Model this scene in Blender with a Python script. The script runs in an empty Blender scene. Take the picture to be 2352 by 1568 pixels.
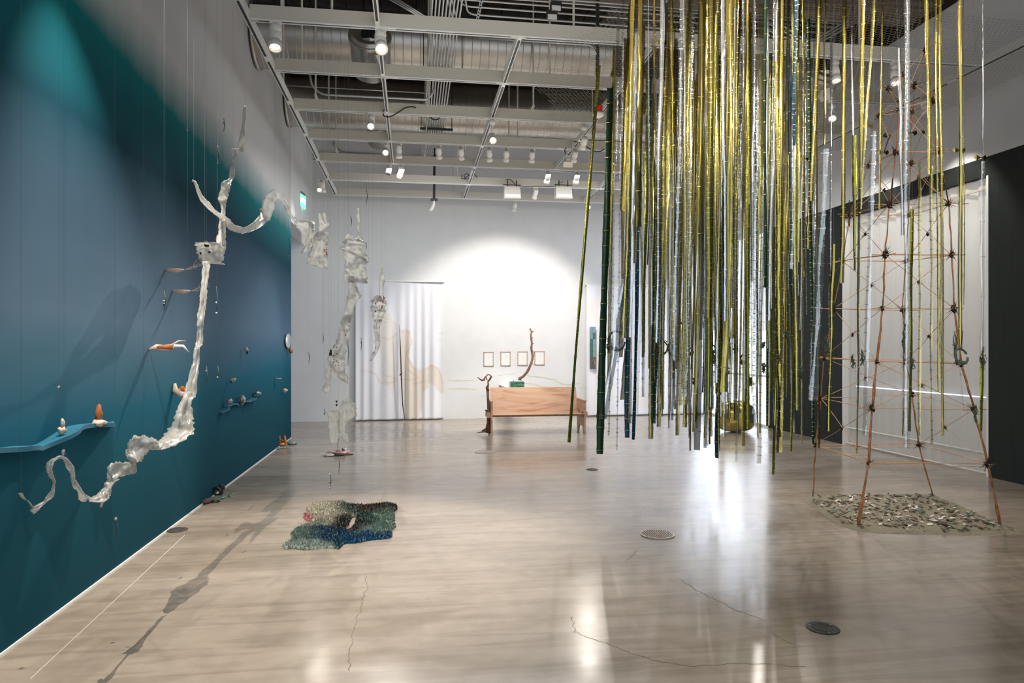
import bpy, math, random
from mathutils import Vector, Matrix, noise
R_ = random.Random(7)
sc = bpy.context.scene
COL = sc.collection
# ------------------------------------------------------------------ camera, light, exposure
F = 1600.0; TH = math.radians(8.15); S, C = math.sin(TH), math.cos(TH); H = 1.85
cam_d = bpy.data.cameras.new('camera'); cam = bpy.data.objects.new('camera', cam_d); COL.objects.link(cam)
cam.location = (0, 0, H); cam.rotation_euler = (math.pi/2, 0, -TH)
cam_d.sensor_width = 36; cam_d.lens = F/2352*36; cam_d.shift_y = 13/2352; cam_d.clip_end = 100; cam_d.clip_start = 0.05
sc.camera = cam
w = bpy.data.worlds.new('world'); sc.world = w; w.use_nodes = True
w.node_tree.nodes['Background'].inputs[0].default_value = (0.80, 0.90, 1.0, 1); w.node_tree.nodes['Background'].inputs[1].default_value = 1.0
sc.view_settings.view_transform = 'Standard'; sc.view_settings.look = 'None'; sc.view_settings.gamma = 1
sc.view_settings.use_curve_mapping = False; sc.view_settings.exposure = 0.5
try:
    sc.cycles.use_denoising = True; sc.cycles.max_bounces = 8; sc.cycles.transparent_max_bounces = 24
    sc.cycles.sample_clamp_indirect = 6; sc.cycles.caustics_reflective = False; sc.cycles.caustics_refractive = False
except Exception: pass
def look(o, target):
    d = Vector(target)-Vector(o.location); o.rotation_euler = d.to_track_quat('-Z', 'Y').to_euler()
def area(name, loc, tgt, sx, sy, e, col):
    l = bpy.data.lights.new(name, 'AREA'); l.shape = 'RECTANGLE'; l.size = sx; l.size_y = sy; l.energy = e; l.color = col
    o = bpy.data.objects.new(name, l); COL.objects.link(o); o.location = loc; look(o, tgt); return o
def spot(loc, tgt, e, ang=50, blend=.5, col=(1, .93, .84), rad=.04):
    l = bpy.data.lights.new('spot_beam', 'SPOT'); l.energy = e; l.spot_size = math.radians(ang); l.spot_blend = blend
    l.color = col; l.shadow_soft_size = rad
    o = bpy.data.objects.new('spot_beam', l); COL.objects.link(o); o.location = loc; look(o, tgt); return o
WARM = (1, .93, .84); COOL = (.86, .92, 1)
area('ceiling_fill_lamp', (1.5, 3.0, 5.2), (1.5, 3.0, 0), 6, 5, 55, (1, .91, .80))  # unseen area light added as soft fill, no fixture behind it
area('ceiling_fill_lamp', (2.6, 12.8, 5.25), (2.6, 13.4, 0), 7, 3.5, 210, (.96, .97, 1))  # second added fill, unseen, for the far half of the room
area('ceiling_uplight', (2.6, 9.0, 4.6), (2.6, 10.0, 7.4), 7, 9, 75, (1, .95, .88))  # unseen area light added to stand in for bounce onto the ceiling
area('ceiling_uplight', (2.6, 15.0, 4.7), (2.6, 18.0, 6.9), 7, 2, 22, (.95, .97, 1))  # same added bounce, turned to the upper back wall
# ------------------------------------------------------------------ projection helpers (world from the survey of the photo)
def ray(u, v):
    a = (u-1176)/F; return Vector((S+a*C, C-a*S, (797-v)/F))
def P(u, v, t): return Vector((0, 0, H))+ray(u, v)*t
def FL(u, v, z=0.0):
    return P(u, v, (H-z)*F/(v-797))
LWX = -2.45; RWX = 8.13
def LW(u, v, off=0.0):
    r = ray(u, v); return P(u, v, (LWX+off)/r.x)
def RW(u, v, off=0.0):
    r = ray(u, v); return P(u, v, (RWX-off)/r.x)
BW0, BWK = 17.98, 0.055        # back wall: y = BW0 + BWK*x
def BW(u, v, off=0.0):
    r = ray(u, v); t = (BW0-off)/(r.y-BWK*r.x); return P(u, v, t)
def bwy(x): return BW0+BWK*x
# ------------------------------------------------------------------ mesh helpers
class MB:
    def __init__(s): s.v = []; s.f = []; s.m = []; s.c = None
    def add(s, vs, fs, m=0):
        o = len(s.v); s.v += [tuple(p) for p in vs]; s.f += [tuple(i+o for i in f) for f in fs]; s.m += [m]*len(fs); return s
    def box(s, x0, x1, y0, y1, z0, z1, m=0):
        vs = [(x, y, z) for z in (z0, z1) for y in (y0, y1) for x in (x0, x1)]
        return s.add(vs, [(0, 2, 3, 1), (4, 5, 7, 6), (0, 1, 5, 4), (2, 6, 7, 3), (0, 4, 6, 2), (1, 3, 7, 5)], m)
    def tube(s, pts, rad, n=8, m=0, cap=True):
        pts = [Vector(p) for p in pts]
        if not hasattr(rad, '__len__'): rad = [rad]*len(pts)
        rings = []; up = None
        for i, p in enumerate(pts):
            d = (pts[min(i+1, len(pts)-1)]-pts[max(i-1, 0)])
            if d.length < 1e-9: d = Vector((0, 0, 1))
            d.normalize()
            if up is None: up = d.orthogonal().normalized()
            up = (up-d*up.dot(d))
            up = up.normalized() if up.length > 1e-6 else d.orthogonal().normalized()
            b = d.cross(up)
            rings.append([p+(up*math.cos(2*math.pi*k/n)+b*math.sin(2*math.pi*k/n))*rad[i] for k in range(n)])
        vs = [q for r in rings for q in r]; fs = []
        for i in range(len(pts)-1):
            for k in range(n):
                a = i*n+k; b_ = i*n+(k+1) % n; fs.append((a, b_, b_+n, a+n))
        if cap: fs.append(tuple(range(n-1, -1, -1))); fs.append(tuple((len(pts)-1)*n+k for k in range(n)))
        return s.add(vs, fs, m)
    def lathe(s, prof, n=20, M=None, m=0):
        vs = []; fs = []
        for (r, z) in prof:
            for k in range(n):
                a = 2*math.pi*k/n; p = Vector((r*math.cos(a), r*math.sin(a), z)); vs.append(M @ p if M else p)
        for i in range(len(prof)-1):
            for k in range(n):
                a = i*n+k; b = i*n+(k+1) % n; fs.append((a, b, b+n, a+n))
        fs.append(tuple(range(n-1, -1, -1))); fs.append(tuple((len(prof)-1)*n+k for k in range(n)))
        return s.add(vs, fs, m)
    def prism(s, poly, d, m=0):          # poly: 3-D points in order, extruded by vector d
        n = len(poly); d = Vector(d); vs = [Vector(p) for p in poly]; vs += [p+d for p in vs]
        fs = [tuple(range(n-1, -1, -1)), tuple(range(n, 2*n))]+[(i, (i+1) % n, n+(i+1) % n, n+i) for i in range(n)]
        return s.add(vs, fs, m)
    def blob(s, c, rx, ry, rz, seed=0, amp=.25, n=8, k=5, m=0):
        vs = []; fs = []; c = Vector(c)
        for i in range(k+1):
            ph = math.pi*i/k
            for j in range(n):
                a = 2*math.pi*j/n; d = Vector((math.sin(ph)*math.cos(a), math.sin(ph)*math.sin(a), math.cos(ph)))
                q = 1+amp*noise.noise(d*1.7+Vector((seed*3.1, seed*1.7, 0)))*2
                vs.append(c+Vector((d.x*rx*q, d.y*ry*q, d.z*rz*q)))
        for i in range(k):
            for j in range(n):
                a = i*n+j; b = i*n+(j+1) % n; fs.append((a, a+n, b+n, b))
        return s.add(vs, fs, m)
    def build(s, name, mats, parent=None, smooth=False, loc=None):
        me = bpy.data.meshes.new(name)
        vs = s.v
        if parent is not None and loc is None:
            o = Vector(parent.matrix_world.translation) if False else Vector(parent.get('_o', (0, 0, 0)))
            vs = [(v[0]-o.x, v[1]-o.y, v[2]-o.z) for v in vs]
        elif loc is not None and parent is None:
            vs = [(v[0]-loc[0], v[1]-loc[1], v[2]-loc[2]) for v in vs]
        me.from_pydata(vs, [], s.f); 
        mats = mats if isinstance(mats, (list, tuple)) else [mats]
        for x in mats: me.materials.append(x)
        if len(mats) > 1: me.polygons.foreach_set('material_index', s.m)
        if smooth: me.polygons.foreach_set('use_smooth', [True]*len(me.polygons))
        if s.c:
            ca = me.color_attributes.new('Col', 'FLOAT_COLOR', 'POINT')
            ca.data.foreach_set('color', [x for c in s.c for x in (c[0], c[1], c[2], 1.0)])
        me.update()
        ob = bpy.data.objects.new(name, me); COL.objects.link(ob)
        if parent is not None: ob.parent = parent; ob['_o'] = list(parent.get('_o', (0, 0, 0)))
        elif loc is not None: ob.location = loc; ob['_o'] = list(loc)
        else: ob['_o'] = [0, 0, 0]
        return ob
def thing(name, label, cat, loc=(0, 0, 0), group=None):
    o = bpy.data.objects.new(name, None); COL.objects.link(o); o.location = loc; o['_o'] = list(loc)
    o.empty_display_size = .05
    o['label'] = label; o['category'] = cat
    if group: o['group'] = group
    return o
def tag(o, label, cat, group=None, kind=None):
    o['label'] = label; o['category'] = cat
    if group: o['group'] = group
    if kind: o['kind'] = kind
    return o
def struct(mb, name, mat, parent=None, smooth=False):
    o = mb.build(name, mat, parent, smooth)
    if parent is None: o['kind'] = 'structure'
    return o
# ------------------------------------------------------------------ materials
def N(nt, t, **k):
    n = nt.nodes.new(t)
    for a, b in k.items(): setattr(n, a, b)
    return n
def mat(name, col, rough=.6, metal=0., nscale=0, ncol=None, bump=0, bscale=40, stretch=None, spec=None, emit=None, es=1, alpha=None):
    m = bpy.data.materials.new(name); m.use_nodes = True; nt = m.node_tree; b = nt.nodes['Principled BSDF']
    b.inputs['Base Color'].default_value = (*col, 1); b.inputs['Roughness'].default_value = rough; b.inputs['Metallic'].default_value = metal
    if spec is not None: b.inputs['Specular IOR Level'].default_value = spec
    tc = N(nt, 'ShaderNodeTexCoord'); mp = N(nt, 'ShaderNodeMapping'); nt.links.new(tc.outputs['Object'], mp.inputs[0])
    if stretch: mp.inputs['Scale'].default_value = stretch
    if nscale:
        n = N(nt, 'ShaderNodeTexNoise'); n.inputs['Scale'].default_value = nscale; n.inputs['Detail'].default_value = 5
        nt.links.new(mp.outputs[0], n.inputs['Vector'])
        r = N(nt, 'ShaderNodeValToRGB'); r.color_ramp.elements[0].position = .35; r.color_ramp.elements[1].position = .65
        r.color_ramp.elements[0].color = (*col, 1); r.color_ramp.elements[1].color = (*(ncol or col), 1)
        nt.links.new(n.outputs[0], r.inputs[0]); nt.links.new(r.outputs[0], b.inputs['Base Color'])
    if bump:
        n2 = N(nt, 'ShaderNodeTexNoise'); n2.inputs['Scale'].default_value = bscale; nt.links.new(mp.outputs[0], n2.inputs['Vector'])
        bp = N(nt, 'ShaderNodeBump'); bp.inputs['Strength'].default_value = bump; bp.inputs['Distance'].default_value = .01
        nt.links.new(n2.outputs[0], bp.inputs['Height']); nt.links.new(bp.outputs[0], b.inputs['Normal'])
    if emit: b.inputs['Emission Color'].default_value = (*emit, 1); b.inputs['Emission Strength'].default_value = es
    return m
def mix_transparent(m, fac):
    nt = m.node_tree; b = nt.nodes['Principled BSDF']; out = nt.nodes['Material Output']
    t = N(nt, 'ShaderNodeBsdfTransparent'); mx = N(nt, 'ShaderNodeMixShader'); mx.inputs[0].default_value = fac
    nt.links.new(b.outputs[0], mx.inputs[1]); nt.links.new(t.outputs[0], mx.inputs[2]); nt.links.new(mx.outputs[0], out.inputs[0]); return mx
def vcol_mat(name, rough=.8, spec=.3):
    m = mat(name, (1, 1, 1), rough, spec=spec); nt = m.node_tree
    a = N(nt, 'ShaderNodeAttribute', attribute_name='Col'); nt.links.new(a.outputs['Color'], nt.nodes['Principled BSDF'].inputs['Base Color']); return m
M = {}
M['white_wall'] = mat('white_wall_paint', (.74, .745, .75), .85, nscale=3, ncol=(.71, .715, .725), bump=.08, bscale=150)
M['white_paint'] = mat('white_trim_paint', (.82, .82, .8), .5)
M['cream'] = mat('cream_track_paint', (.62, .58, .50), .5)
M['slot'] = mat('black_track_slot', (.012, .012, .012), .5)
M['lamp_white'] = mat('lamp_housing_white', (.74, .71, .66), .4)
M['lens'] = mat('lit_lamp_lens', (1, .9, .75), .3, emit=(1, .86, .66), es=9)
M['darklens'] = mat('dark_lamp_lens', (.03, .03, .03), .2)
M['galv'] = mat('galvanised_duct_metal', (.50, .47, .43), .33, .85, nscale=2.5, ncol=(.40, .38, .35))
M['conduit'] = mat('conduit_metal', (.55, .56, .55), .35, .7)
M['bracket'] = mat('dark_bracket_metal', (.05, .055, .05), .5, .5)
M['black'] = mat('black_plastic', (.012, .012, .012), .5)
M['ceil'] = mat('dark_ceiling_deck', (.035, .024, .016), .9, nscale=1.4, ncol=(.075, .055, .04), bump=.3, bscale=8)
M['concrete'] = mat('stained_concrete_beam', (.20, .165, .125), .9, nscale=3, ncol=(.10, .08, .055), stretch=(.3, 3, 3), bump=.3, bscale=20)
M['blackwall'] = mat('black_wall_cloth', (.012, .017, .016), .95, nscale=4, ncol=(.017, .022, .02), stretch=(6, 6, .3))
M['red'] = mat('red_plastic', (.75, .03, .02), .4)
M['stick'] = mat('peeled_twig_wood', (.52, .24, .10), .7, nscale=14, ncol=(.30, .11, .04))
M['palestick'] = mat('pale_twig_wood', (.62, .36, .2), .7)
M['knot'] = mat('dark_knot_binding', (.02, .013, .01), .8)
M['vine'] = mat('green_grey_vine', (.10, .12, .08), .8, nscale=30, ncol=(.045, .07, .05))
M['branch'] = mat('brown_driftwood', (.23, .11, .07), .8, nscale=10, ncol=(.12, .055, .035), stretch=(1, 1, .5), bump=.5)
M['marble'] = mat('green_marble', (.015, .09, .055), .25, nscale=9, ncol=(.10, .26, .18), stretch=(1, 1, 3))
M['gold'] = mat('gold_foil', (.50, .40, .095), .17, 1.0, bump=.2, bscale=10, stretch=(3, 3, .3)); mix_transparent(M['gold'], .10)
M['darkgold'] = mat('dark_gold_foil', (.25, .20, .045), .2, 1.0, bump=.25, bscale=9, stretch=(3, 3, .3)); mix_transparent(M['darkgold'], .12)
M['palegold'] = mat('pale_gold_film', (.78, .68, .22), .2, .9, bump=.3, bscale=30, stretch=(1, 1, .4)); mix_transparent(M['palegold'], .4)
M['silver'] = mat('silver_foil', (.74, .75, .76), .14, 1.0, bump=.2, bscale=10, stretch=(3, 3, .3)); mix_transparent(M['silver'], .25)
M['clear'] = mat('clear_iridescent_film', (.82, .82, .85), .12, .9, nscale=4, ncol=(.72, .80, .78), bump=.3, bscale=30); mix_transparent(M['clear'], .62)
M['green'] = mat('dark_green_foil', (.012, .045, .018), .35, .5, bump=.3, bscale=20)
M['teal'] = mat('teal_foil', (.012, .065, .11), .35, .5, bump=.3, bscale=20)
M['olive'] = mat('olive_foil', (.30, .29, .05), .25, .9, bump=.3, bscale=20)
M['bandgold'] = mat('bright_gold_node', (.66, .56, .2), .3, 1.0)
M['bandsilver'] = mat('bright_silver_node', (.75, .75, .73), .3, 1.0)
M['sand'] = mat('grey_green_sand', (.27, .24, .165), .95, nscale=60, ncol=(.20, .18, .12), bump=.6, bscale=120)
M['shell'] = mat('pale_shell', (.80, .70, .60), .6)
M['leafgreen'] = mat('green_glass_shard', (.05, .13, .09), .3)
M['darkleaf'] = mat('dark_dry_leaf', (.075, .05, .035), .8)
M['brownleaf'] = mat('brown_dry_leaf', (.2, .12, .08), .8)
M['wire'] = mat('net_wire', (.30, .27, .22), .5, .5)
M['thread'] = mat('fine_grey_thread', (.08, .10, .10), .7)
M['darkthread'] = mat('dark_green_stem', (.05, .09, .09), .7)
M['orange'] = mat('orange_ceramic', (.72, .22, .03), .35)
M['rust'] = mat('rust_ceramic', (.42, .13, .04), .5)
M['bone'] = mat('bone_white_ceramic', (.68, .58, .48), .5, nscale=20, ncol=(.6, .42, .32))
M['bead'] = mat('black_white_bead', (.02, .02, .02), .4, nscale=22, ncol=(.7, .7, .7))
M['fibre'] = mat('pale_fibre', (.62, .52, .42), .6)
M['blueledge'] = mat('blue_painted_ledge', (.012, .13, .21), .5)
M['exit'] = mat('green_exit_sign_light', (.1, .8, .4), .4, emit=(.12, .95, .42), es=1.6)
M['exitletter'] = mat('white_exit_letter', (.8, 1, .85), .4, emit=(.75, 1, .8), es=1.6)
M['daylight'] = mat('daylit_white_glass', (.9, .93, 1), .3, emit=(.82, .89, 1.0), es=1.15)
M['led'] = mat('cool_led_line', (.8, .85, 1), .4, emit=(.7, .78, 1), es=1.6)  # brightness of the sill put in as emission
M['drain'] = mat('black_floor_lid', (.035, .036, .033), .65, nscale=12, ncol=(.06, .06, .055), spec=.25)
M['steel'] = mat('worn_steel_grate', (.33, .28, .22), .4, .4)
M['matting'] = mat('white_card_with_faint_mark', (.82, .82, .8), .6)
M['framewood'] = mat('pale_wood_frame', (.50, .34, .25), .5)
M['glassart'] = mat('stained_glass_panel', (.12, .22, .20), .15, nscale=26, ncol=(.34, .42, .44), stretch=(3, 3, .7))
M['mirror'] = mat('pale_oval_mirror', (.85, .87, .88), .1, .6)
# wood (bench)
m = mat('birch_plywood', (.55, .34, .22), .45); nt = m.node_tree; b = nt.nodes['Principled BSDF']
tc = N(nt, 'ShaderNodeTexCoord'); mp = N(nt, 'ShaderNodeMapping'); mp.inputs['Scale'].default_value = (.55, 2, 5); nt.links.new(tc.outputs['Object'], mp.inputs[0])
wv = N(nt, 'ShaderNodeTexNoise'); wv.inputs['Scale'].default_value = 1.3; wv.inputs['Detail'].default_value = 6; wv.inputs['Distortion'].default_value = 1.5
nt.links.new(mp.outputs[0], wv.inputs['Vector']); r = N(nt, 'ShaderNodeValToRGB'); e = r.color_ramp.elements
e[0].position = .4; e[0].color = (.60, .385, .26, 1); e[1].position = .66; e[1].color = (.40, .19, .09, 1)
x = r.color_ramp.elements.new(.56); x.color = (.55, .34, .22, 1)
nt.links.new(wv.outputs[0], r.inputs[0]); nt.links.new(r.outputs[0], b.inputs['Base Color']); M['ply'] = m
M['plyedge'] = mat('dark_plywood_edge', (.26, .12, .05), .6, nscale=20, ncol=(.16, .07, .03))
# floor
m = mat('polished_concrete', (.4, .34, .28), .2); nt = m.node_tree; b = nt.nodes['Principled BSDF']
tc = N(nt, 'ShaderNodeTexCoord')
def noise_node(scale, detail=5, dist=0, sc3=(1, 1, 1), rot=0):
    mp = N(nt, 'ShaderNodeMapping'); mp.inputs['Scale'].default_value = sc3; mp.inputs['Rotation'].default_value = (0, 0, rot); nt.links.new(tc.outputs['Object'], mp.inputs[0])
    n = N(nt, 'ShaderNodeTexNoise'); n.inputs['Scale'].default_value = scale; n.inputs['Detail'].default_value = detail; n.inputs['Distortion'].default_value = dist
    nt.links.new(mp.outputs[0], n.inputs['Vector']); return n
n1 = noise_node(.9, 6, .6, (.7, 1.3, 1), .3); n2 = noise_node(7, 8, .2); n3 = noise_node(3, 4, 1.2, (.25, 2.2, 1), -.35)
r = N(nt, 'ShaderNodeValToRGB'); e = r.color_ramp.elements; e[0].position = .3; e[0].color = (.30, .25, .195, 1); e[1].position = .7; e[1].color = (.43, .37, .305, 1)
nt.links.new(n1.outputs[0], r.inputs[0])
r3 = N(nt, 'ShaderNodeValToRGB'); e = r3.color_ramp.elements; e[0].position = .4; e[0].color = (.72, .69, .65, 1); e[1].position = .55; e[1].color = (1, 1, 1, 1)
nt.links.new(n3.outputs[0], r3.inputs[0])
r2 = N(nt, 'ShaderNodeValToRGB'); e = r2.color_ramp.elements; e[0].position = .3; e[0].color = (.9, .89, .88, 1); e[1].position = .7; e[1].color = (1.06, 1.05, 1.04, 1)
nt.links.new(n2.outputs[0], r2.inputs[0])
ma = N(nt, 'ShaderNodeMixRGB', blend_type='MULTIPLY'); ma.inputs[0].default_value = .55; nt.links.new(r.outputs[0], ma.inputs[1]); nt.links.new(r3.outputs[0], ma.inputs[2])
mb_ = N(nt, 'ShaderNodeMixRGB', blend_type='MULTIPLY'); mb_.inputs[0].default_value = 1; nt.links.new(ma.outputs[0], mb_.inputs[1]); nt.links.new(r2.outputs[0], mb_.inputs[2])
nt.links.new(mb_.outputs[0], b.inputs['Base Color'])
rr = N(nt, 'ShaderNodeMapRange'); rr.inputs['From Min'].default_value = .3; rr.inputs['From Max'].default_value = .7; rr.inputs['To Min'].default_value = .14; rr.inputs['To Max'].default_value = .25
nt.links.new(n1.outputs[0], rr.inputs[0]); nt.links.new(rr.outputs[0], b.inputs['Roughness']); b.inputs['Specular IOR Level'].default_value = .62
bp = N(nt, 'ShaderNodeBump'); bp.inputs['Strength'].default_value = .05; bp.inputs['Distance'].default_value = .01; nt.links.new(n2.outputs[0], bp.inputs['Height']); nt.links.new(bp.outputs[0], b.inputs['Normal'])
M['floor'] = m
# blue mural wall: white fading to teal and petrol, with navy shade and steel-blue light painted in
m = mat('blue_faded_mural', (0, .1, .2), .9, spec=.15); nt = m.node_tree; b = nt.nodes['Principled BSDF']
tc = N(nt, 'ShaderNodeTexCoord'); sp = N(nt, 'ShaderNodeSeparateXYZ'); nt.links.new(tc.outputs['Object'], sp.inputs[0])
mp = N(nt, 'ShaderNodeMapping'); mp.inputs['Scale'].default_value = (1, 2.2, .12); nt.links.new(tc.outputs['Object'], mp.inputs[0])
n = N(nt, 'ShaderNodeTexNoise'); n.inputs['Scale'].default_value = 2.2; n.inputs['Detail'].default_value = 6; nt.links.new(mp.outputs[0], n.inputs['Vector'])
mp2 = N(nt, 'ShaderNodeMapping'); mp2.inputs['Scale'].default_value = (1, .16, .9); nt.links.new(tc.outputs['Object'], mp2.inputs[0])
nb = N(nt, 'ShaderNodeTexNoise'); nb.inputs['Scale'].default_value = .7; nb.inputs['Detail'].default_value = 2; nt.links.new(mp2.outputs[0], nb.inputs['Vector'])
a1 = N(nt, 'ShaderNodeMath', operation='MULTIPLY_ADD'); a1.inputs[1].default_value = .12; nt.links.new(n.outputs[0], a1.inputs[0]); nt.links.new(sp.outputs[2], a1.inputs[2])
a2 = N(nt, 'ShaderNodeMath', operation='MULTIPLY_ADD'); a2.inputs[1].default_value = .8; nt.links.new(nb.outputs[0], a2.inputs[0]); nt.links.new(a1.outputs[0], a2.inputs[2])
mr = N(nt, 'ShaderNodeMapRange'); mr.inputs['From Min'].default_value = .46; mr.inputs['From Max'].default_value = 6.46; nt.links.new(a2.outputs[0], mr.inputs[0])
r = N(nt, 'ShaderNodeValToRGB'); e = r.color_ramp.elements
stops = [(0, (0, .050, .078)), (.12, (0, .066, .10)), (.22, (.004, .105, .165)), (.36, (.085, .155, .23)), (.48, (.045, .095, .15)), (.58, (0, .040, .064)), (.655, (0, .085, .11)), (.71, (0, .135, .15)), (.81, (.60, .61, .61)), (1, (.66, .66, .66))]
e[0].position = 0; e[0].color = (*stops[0][1], 1); e[1].position = 1; e[1].color = (*stops[-1][1], 1)
for p_, c_ in stops[1:-1]: x = e.new(p_); x.color = (*c_, 1)
nt.links.new(mr.outputs[0], r.inputs[0]); nt.links.new(r.outputs[0], b.inputs['Base Color']); M['mural'] = m
# sheer curtain by the black wall
m = mat('sheer_white_cloth', (.78, .77, .74), .8); nt = m.node_tree
tr = N(nt, 'ShaderNodeBsdfTranslucent'); tr.inputs[0].default_value = (.8, .79, .76, 1); mx = N(nt, 'ShaderNodeMixShader'); mx.inputs[0].default_value = .45
nt.links.new(nt.nodes['Principled BSDF'].outputs[0], mx.inputs[1]); nt.links.new(tr.outputs[0], mx.inputs[2])
tp = N(nt, 'ShaderNodeBsdfTransparent'); mx2 = N(nt, 'ShaderNodeMixShader'); mx2.inputs[0].default_value = .16
nt.links.new(mx.outputs[0], mx2.inputs[1]); nt.links.new(tp.outputs[0], mx2.inputs[2]); nt.links.new(mx2.outputs[0], nt.nodes['Material Output'].inputs[0]); M['sheer'] = m
M['stained'] = vcol_mat('stained_curtain_cloth', .85)
M['rug'] = vcol_mat('mottled_wool_pile', .95, .1)
# crinkled plastic film
m = mat('crinkled_plastic_film', (.66, .66, .63), .2, nscale=9, ncol=(.62, .59, .54), bump=.35, bscale=9, spec=.9); nt = m.node_tree
n = N(nt, 'ShaderNodeTexNoise'); n.inputs['Scale'].default_value = 16; n.inputs['Detail'].default_value = 4
tc = N(nt, 'ShaderNodeTexCoord'); nt.links.new(tc.outputs['Object'], n.inputs['Vector'])
r = N(nt, 'ShaderNodeValToRGB'); e = r.color_ramp.elements; e[0].position = .38; e[0].color = (.12, .12, .12, 1); e[1].position = .6; e[1].color = (.55, .55, .55, 1); nt.links.new(n.outputs[0], r.inputs[0])
tr = N(nt, 'ShaderNodeBsdfTranslucent'); tr.inputs[0].default_value = (.62, .63, .60, 1); mx = N(nt, 'ShaderNodeMixShader'); mx.inputs[0].default_value = .35
nt.links.new(nt.nodes['Principled BSDF'].outputs[0], mx.inputs[1]); nt.links.new(tr.outputs[0], mx.inputs[2])
tp = N(nt, 'ShaderNodeBsdfTransparent'); mx2 = N(nt, 'ShaderNodeMixShader'); nt.links.new(r.outputs[0], mx2.inputs[0])
nt.links.new(mx.outputs[0], mx2.inputs[1]); nt.links.new(tp.outputs[0], mx2.inputs[2]); nt.links.new(mx2.outputs[0], nt.nodes['Material Output'].inputs[0]); M['film'] = m
M['filmedge'] = mat('peach_film_edge', (.68, .50, .40), .5)
# ------------------------------------------------------------------ room shell
CZ = 7.4
struct(MB().box(-6.5, 12, -4.5, 19.6, -.2, 0), 'floor', M['floor'])
struct(MB().box(-6.5, 12, -4.5, 19.6, CZ, CZ+.2), 'ceiling', M['ceil'])
yo0, yo1, zo = 14.73, 17.7, 4.42
wl = struct(MB().box(LWX-.3, LWX, -4.5, yo0, 0, CZ), 'wall_left', M['mural'])
struct(MB().box(LWX-.3, LWX, yo0, 19.2, zo, CZ), 'wall_left_header', M['white_wall'])
struct(MB().box(-6.4, -6.2, 12, 19.2, 0, CZ), 'wall_corridor', M['white_wall'])
bw = MB(); xa, xb = -6.4, 8.6
bw.add([(xa, bwy(xa), 0), (xb, bwy(xb), 0), (xb, bwy(xb), CZ), (xa, bwy(xa), CZ), (xa, bwy(xa)+.3, 0), (xb, bwy(xb)+.3, 0), (xb, bwy(xb)+.3, CZ), (xa, bwy(xa)+.3, CZ)],
       [(0, 1, 2, 3), (5, 4, 7, 6), (0, 4, 5, 1), (3, 2, 6, 7), (0, 3, 7, 4), (1, 5, 6, 2)])
struct(bw, 'wall_back', M['white_wall'])
ycu0, ycu1, ybk = 8.88, 12.25, 15.0
struct(MB().box(RWX, RWX+.3, -4.5, 19.2, 4.57, 7.05), 'wall_right_upper', M['white_wall'])
struct(MB().box(RWX+.1, RWX+.3, -4.5, 19.2, 7.05, CZ), 'trim_1', M['ceil'])
struct(MB().box(RWX, RWX+.12, -4.5, ycu0, 0, 4.57), 'wall_right_near', M['blackwall'])
struct(MB().box(RWX, RWX+.12, ycu1, ybk, 0, 4.57), 'wall_right_far', M['blackwall'])
struct(MB().box(RWX, RWX+.12, ycu0, ycu1, 4.30, 4.57), 'trim_2', M['blackwall'])
struct(MB().box(10.2, 10.4, 8.0, 15.2, 0, 4.57), 'wall_side_room', M['white_wall'])
struct(MB().box(RWX+.12, 10.4, 7.9, 8.0, 0, 4.57), 'wall_side_room_near', M['white_wall'])
struct(MB().box(RWX+.12, 10.4, 15.2, 15.3, 0, 4.57), 'wall_side_room_far', M['white_wall'])
struct(MB().box(RWX+.12, 10.4, 8.0, 15.2, 4.57, 4.7), 'ceiling_side_room', M['white_wall'])
area('side_room_lamp', (9.3, 10.6, 4.4), (9.3, 10.6, 0), 1.4, 4, 38, (1, .97, .92))
# daylit window in the far end of the right wall
win = thing('window_1', 'tall bright frosted window behind the gold and silver strips', 'window', (RWX, 16.7, 0)); win['kind'] = 'structure'
MB().box(RWX+.03, RWX+.06, 15.05, 18.35, .02, 4.57).build('pane', M['daylight'], win)
fr = MB()
for y in (15.0, 16.1, 17.2, 18.3): fr.box(RWX-.02, RWX+.1, y, y+.05, 0, 4.57)
for z in (0, 1.15, 4.52): fr.box(RWX-.02, RWX+.1, 15.0, 18.4, z, z+.05)
fr.build('window_frame', M['white_paint'], win)
area('window_daylight', (RWX-.1, 16.6, 2.3), (4, 14, 1.2), 2.8, 4, 42, (.78, .87, 1))
# left baseboard strip, floor joint strips
struct(MB().box(LWX, LWX+.012, -4.5, yo0, 0, .012), 'baseboard_left', M['white_paint'])
cr = MB(); 
for (a, b_) in (((0, 1568), (1280, 40)),): pass
j0, j1 = FL(70, 1558, .0005), FL(425, 1228, .0005)
cr.add([j0+Vector((-.004, 0, 0)), j0+Vector((.004, 0, 0)), j1+Vector((.004, 0, 0)), j1+Vector((-.004, 0, 0))], [(0, 1, 2, 3)])
M['chalk'] = mat('pale_floor_line', (.5, .45, .38), .6)
struct(cr, 'trim_3', M['chalk'])
M['crack'] = mat('dark_floor_crack', (.12, .10, .08), .7)
def crack(pts, wd=.004):
    m_ = MB(); rr_ = random.Random(len(pts)); q = [FL(u, v, .0006) for u, v in pts]; qs = []
    for a, b_ in zip(q, q[1:]):
        for k in range(8):
            p = a.lerp(b_, k/8); qs.append(p+Vector((rr_.uniform(-1, 1)*.012, rr_.uniform(-1, 1)*.012, 0)))
    qs.append(q[-1]); vs = []
    for i, p in enumerate(qs):
        d = (qs[min(i+1, len(qs)-1)]-qs[max(i-1, 0)]).normalized(); n_ = Vector((-d.y, d.x, 0))*wd*(.5+rr_.random()*.6); vs += [p-n_, p+n_]
    m_.add(vs, [(2*i, 2*i+1, 2*i+3, 2*i+2) for i in range(len(qs)-1)]); return m_
fl_ob = bpy.data.objects['floor']
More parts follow.
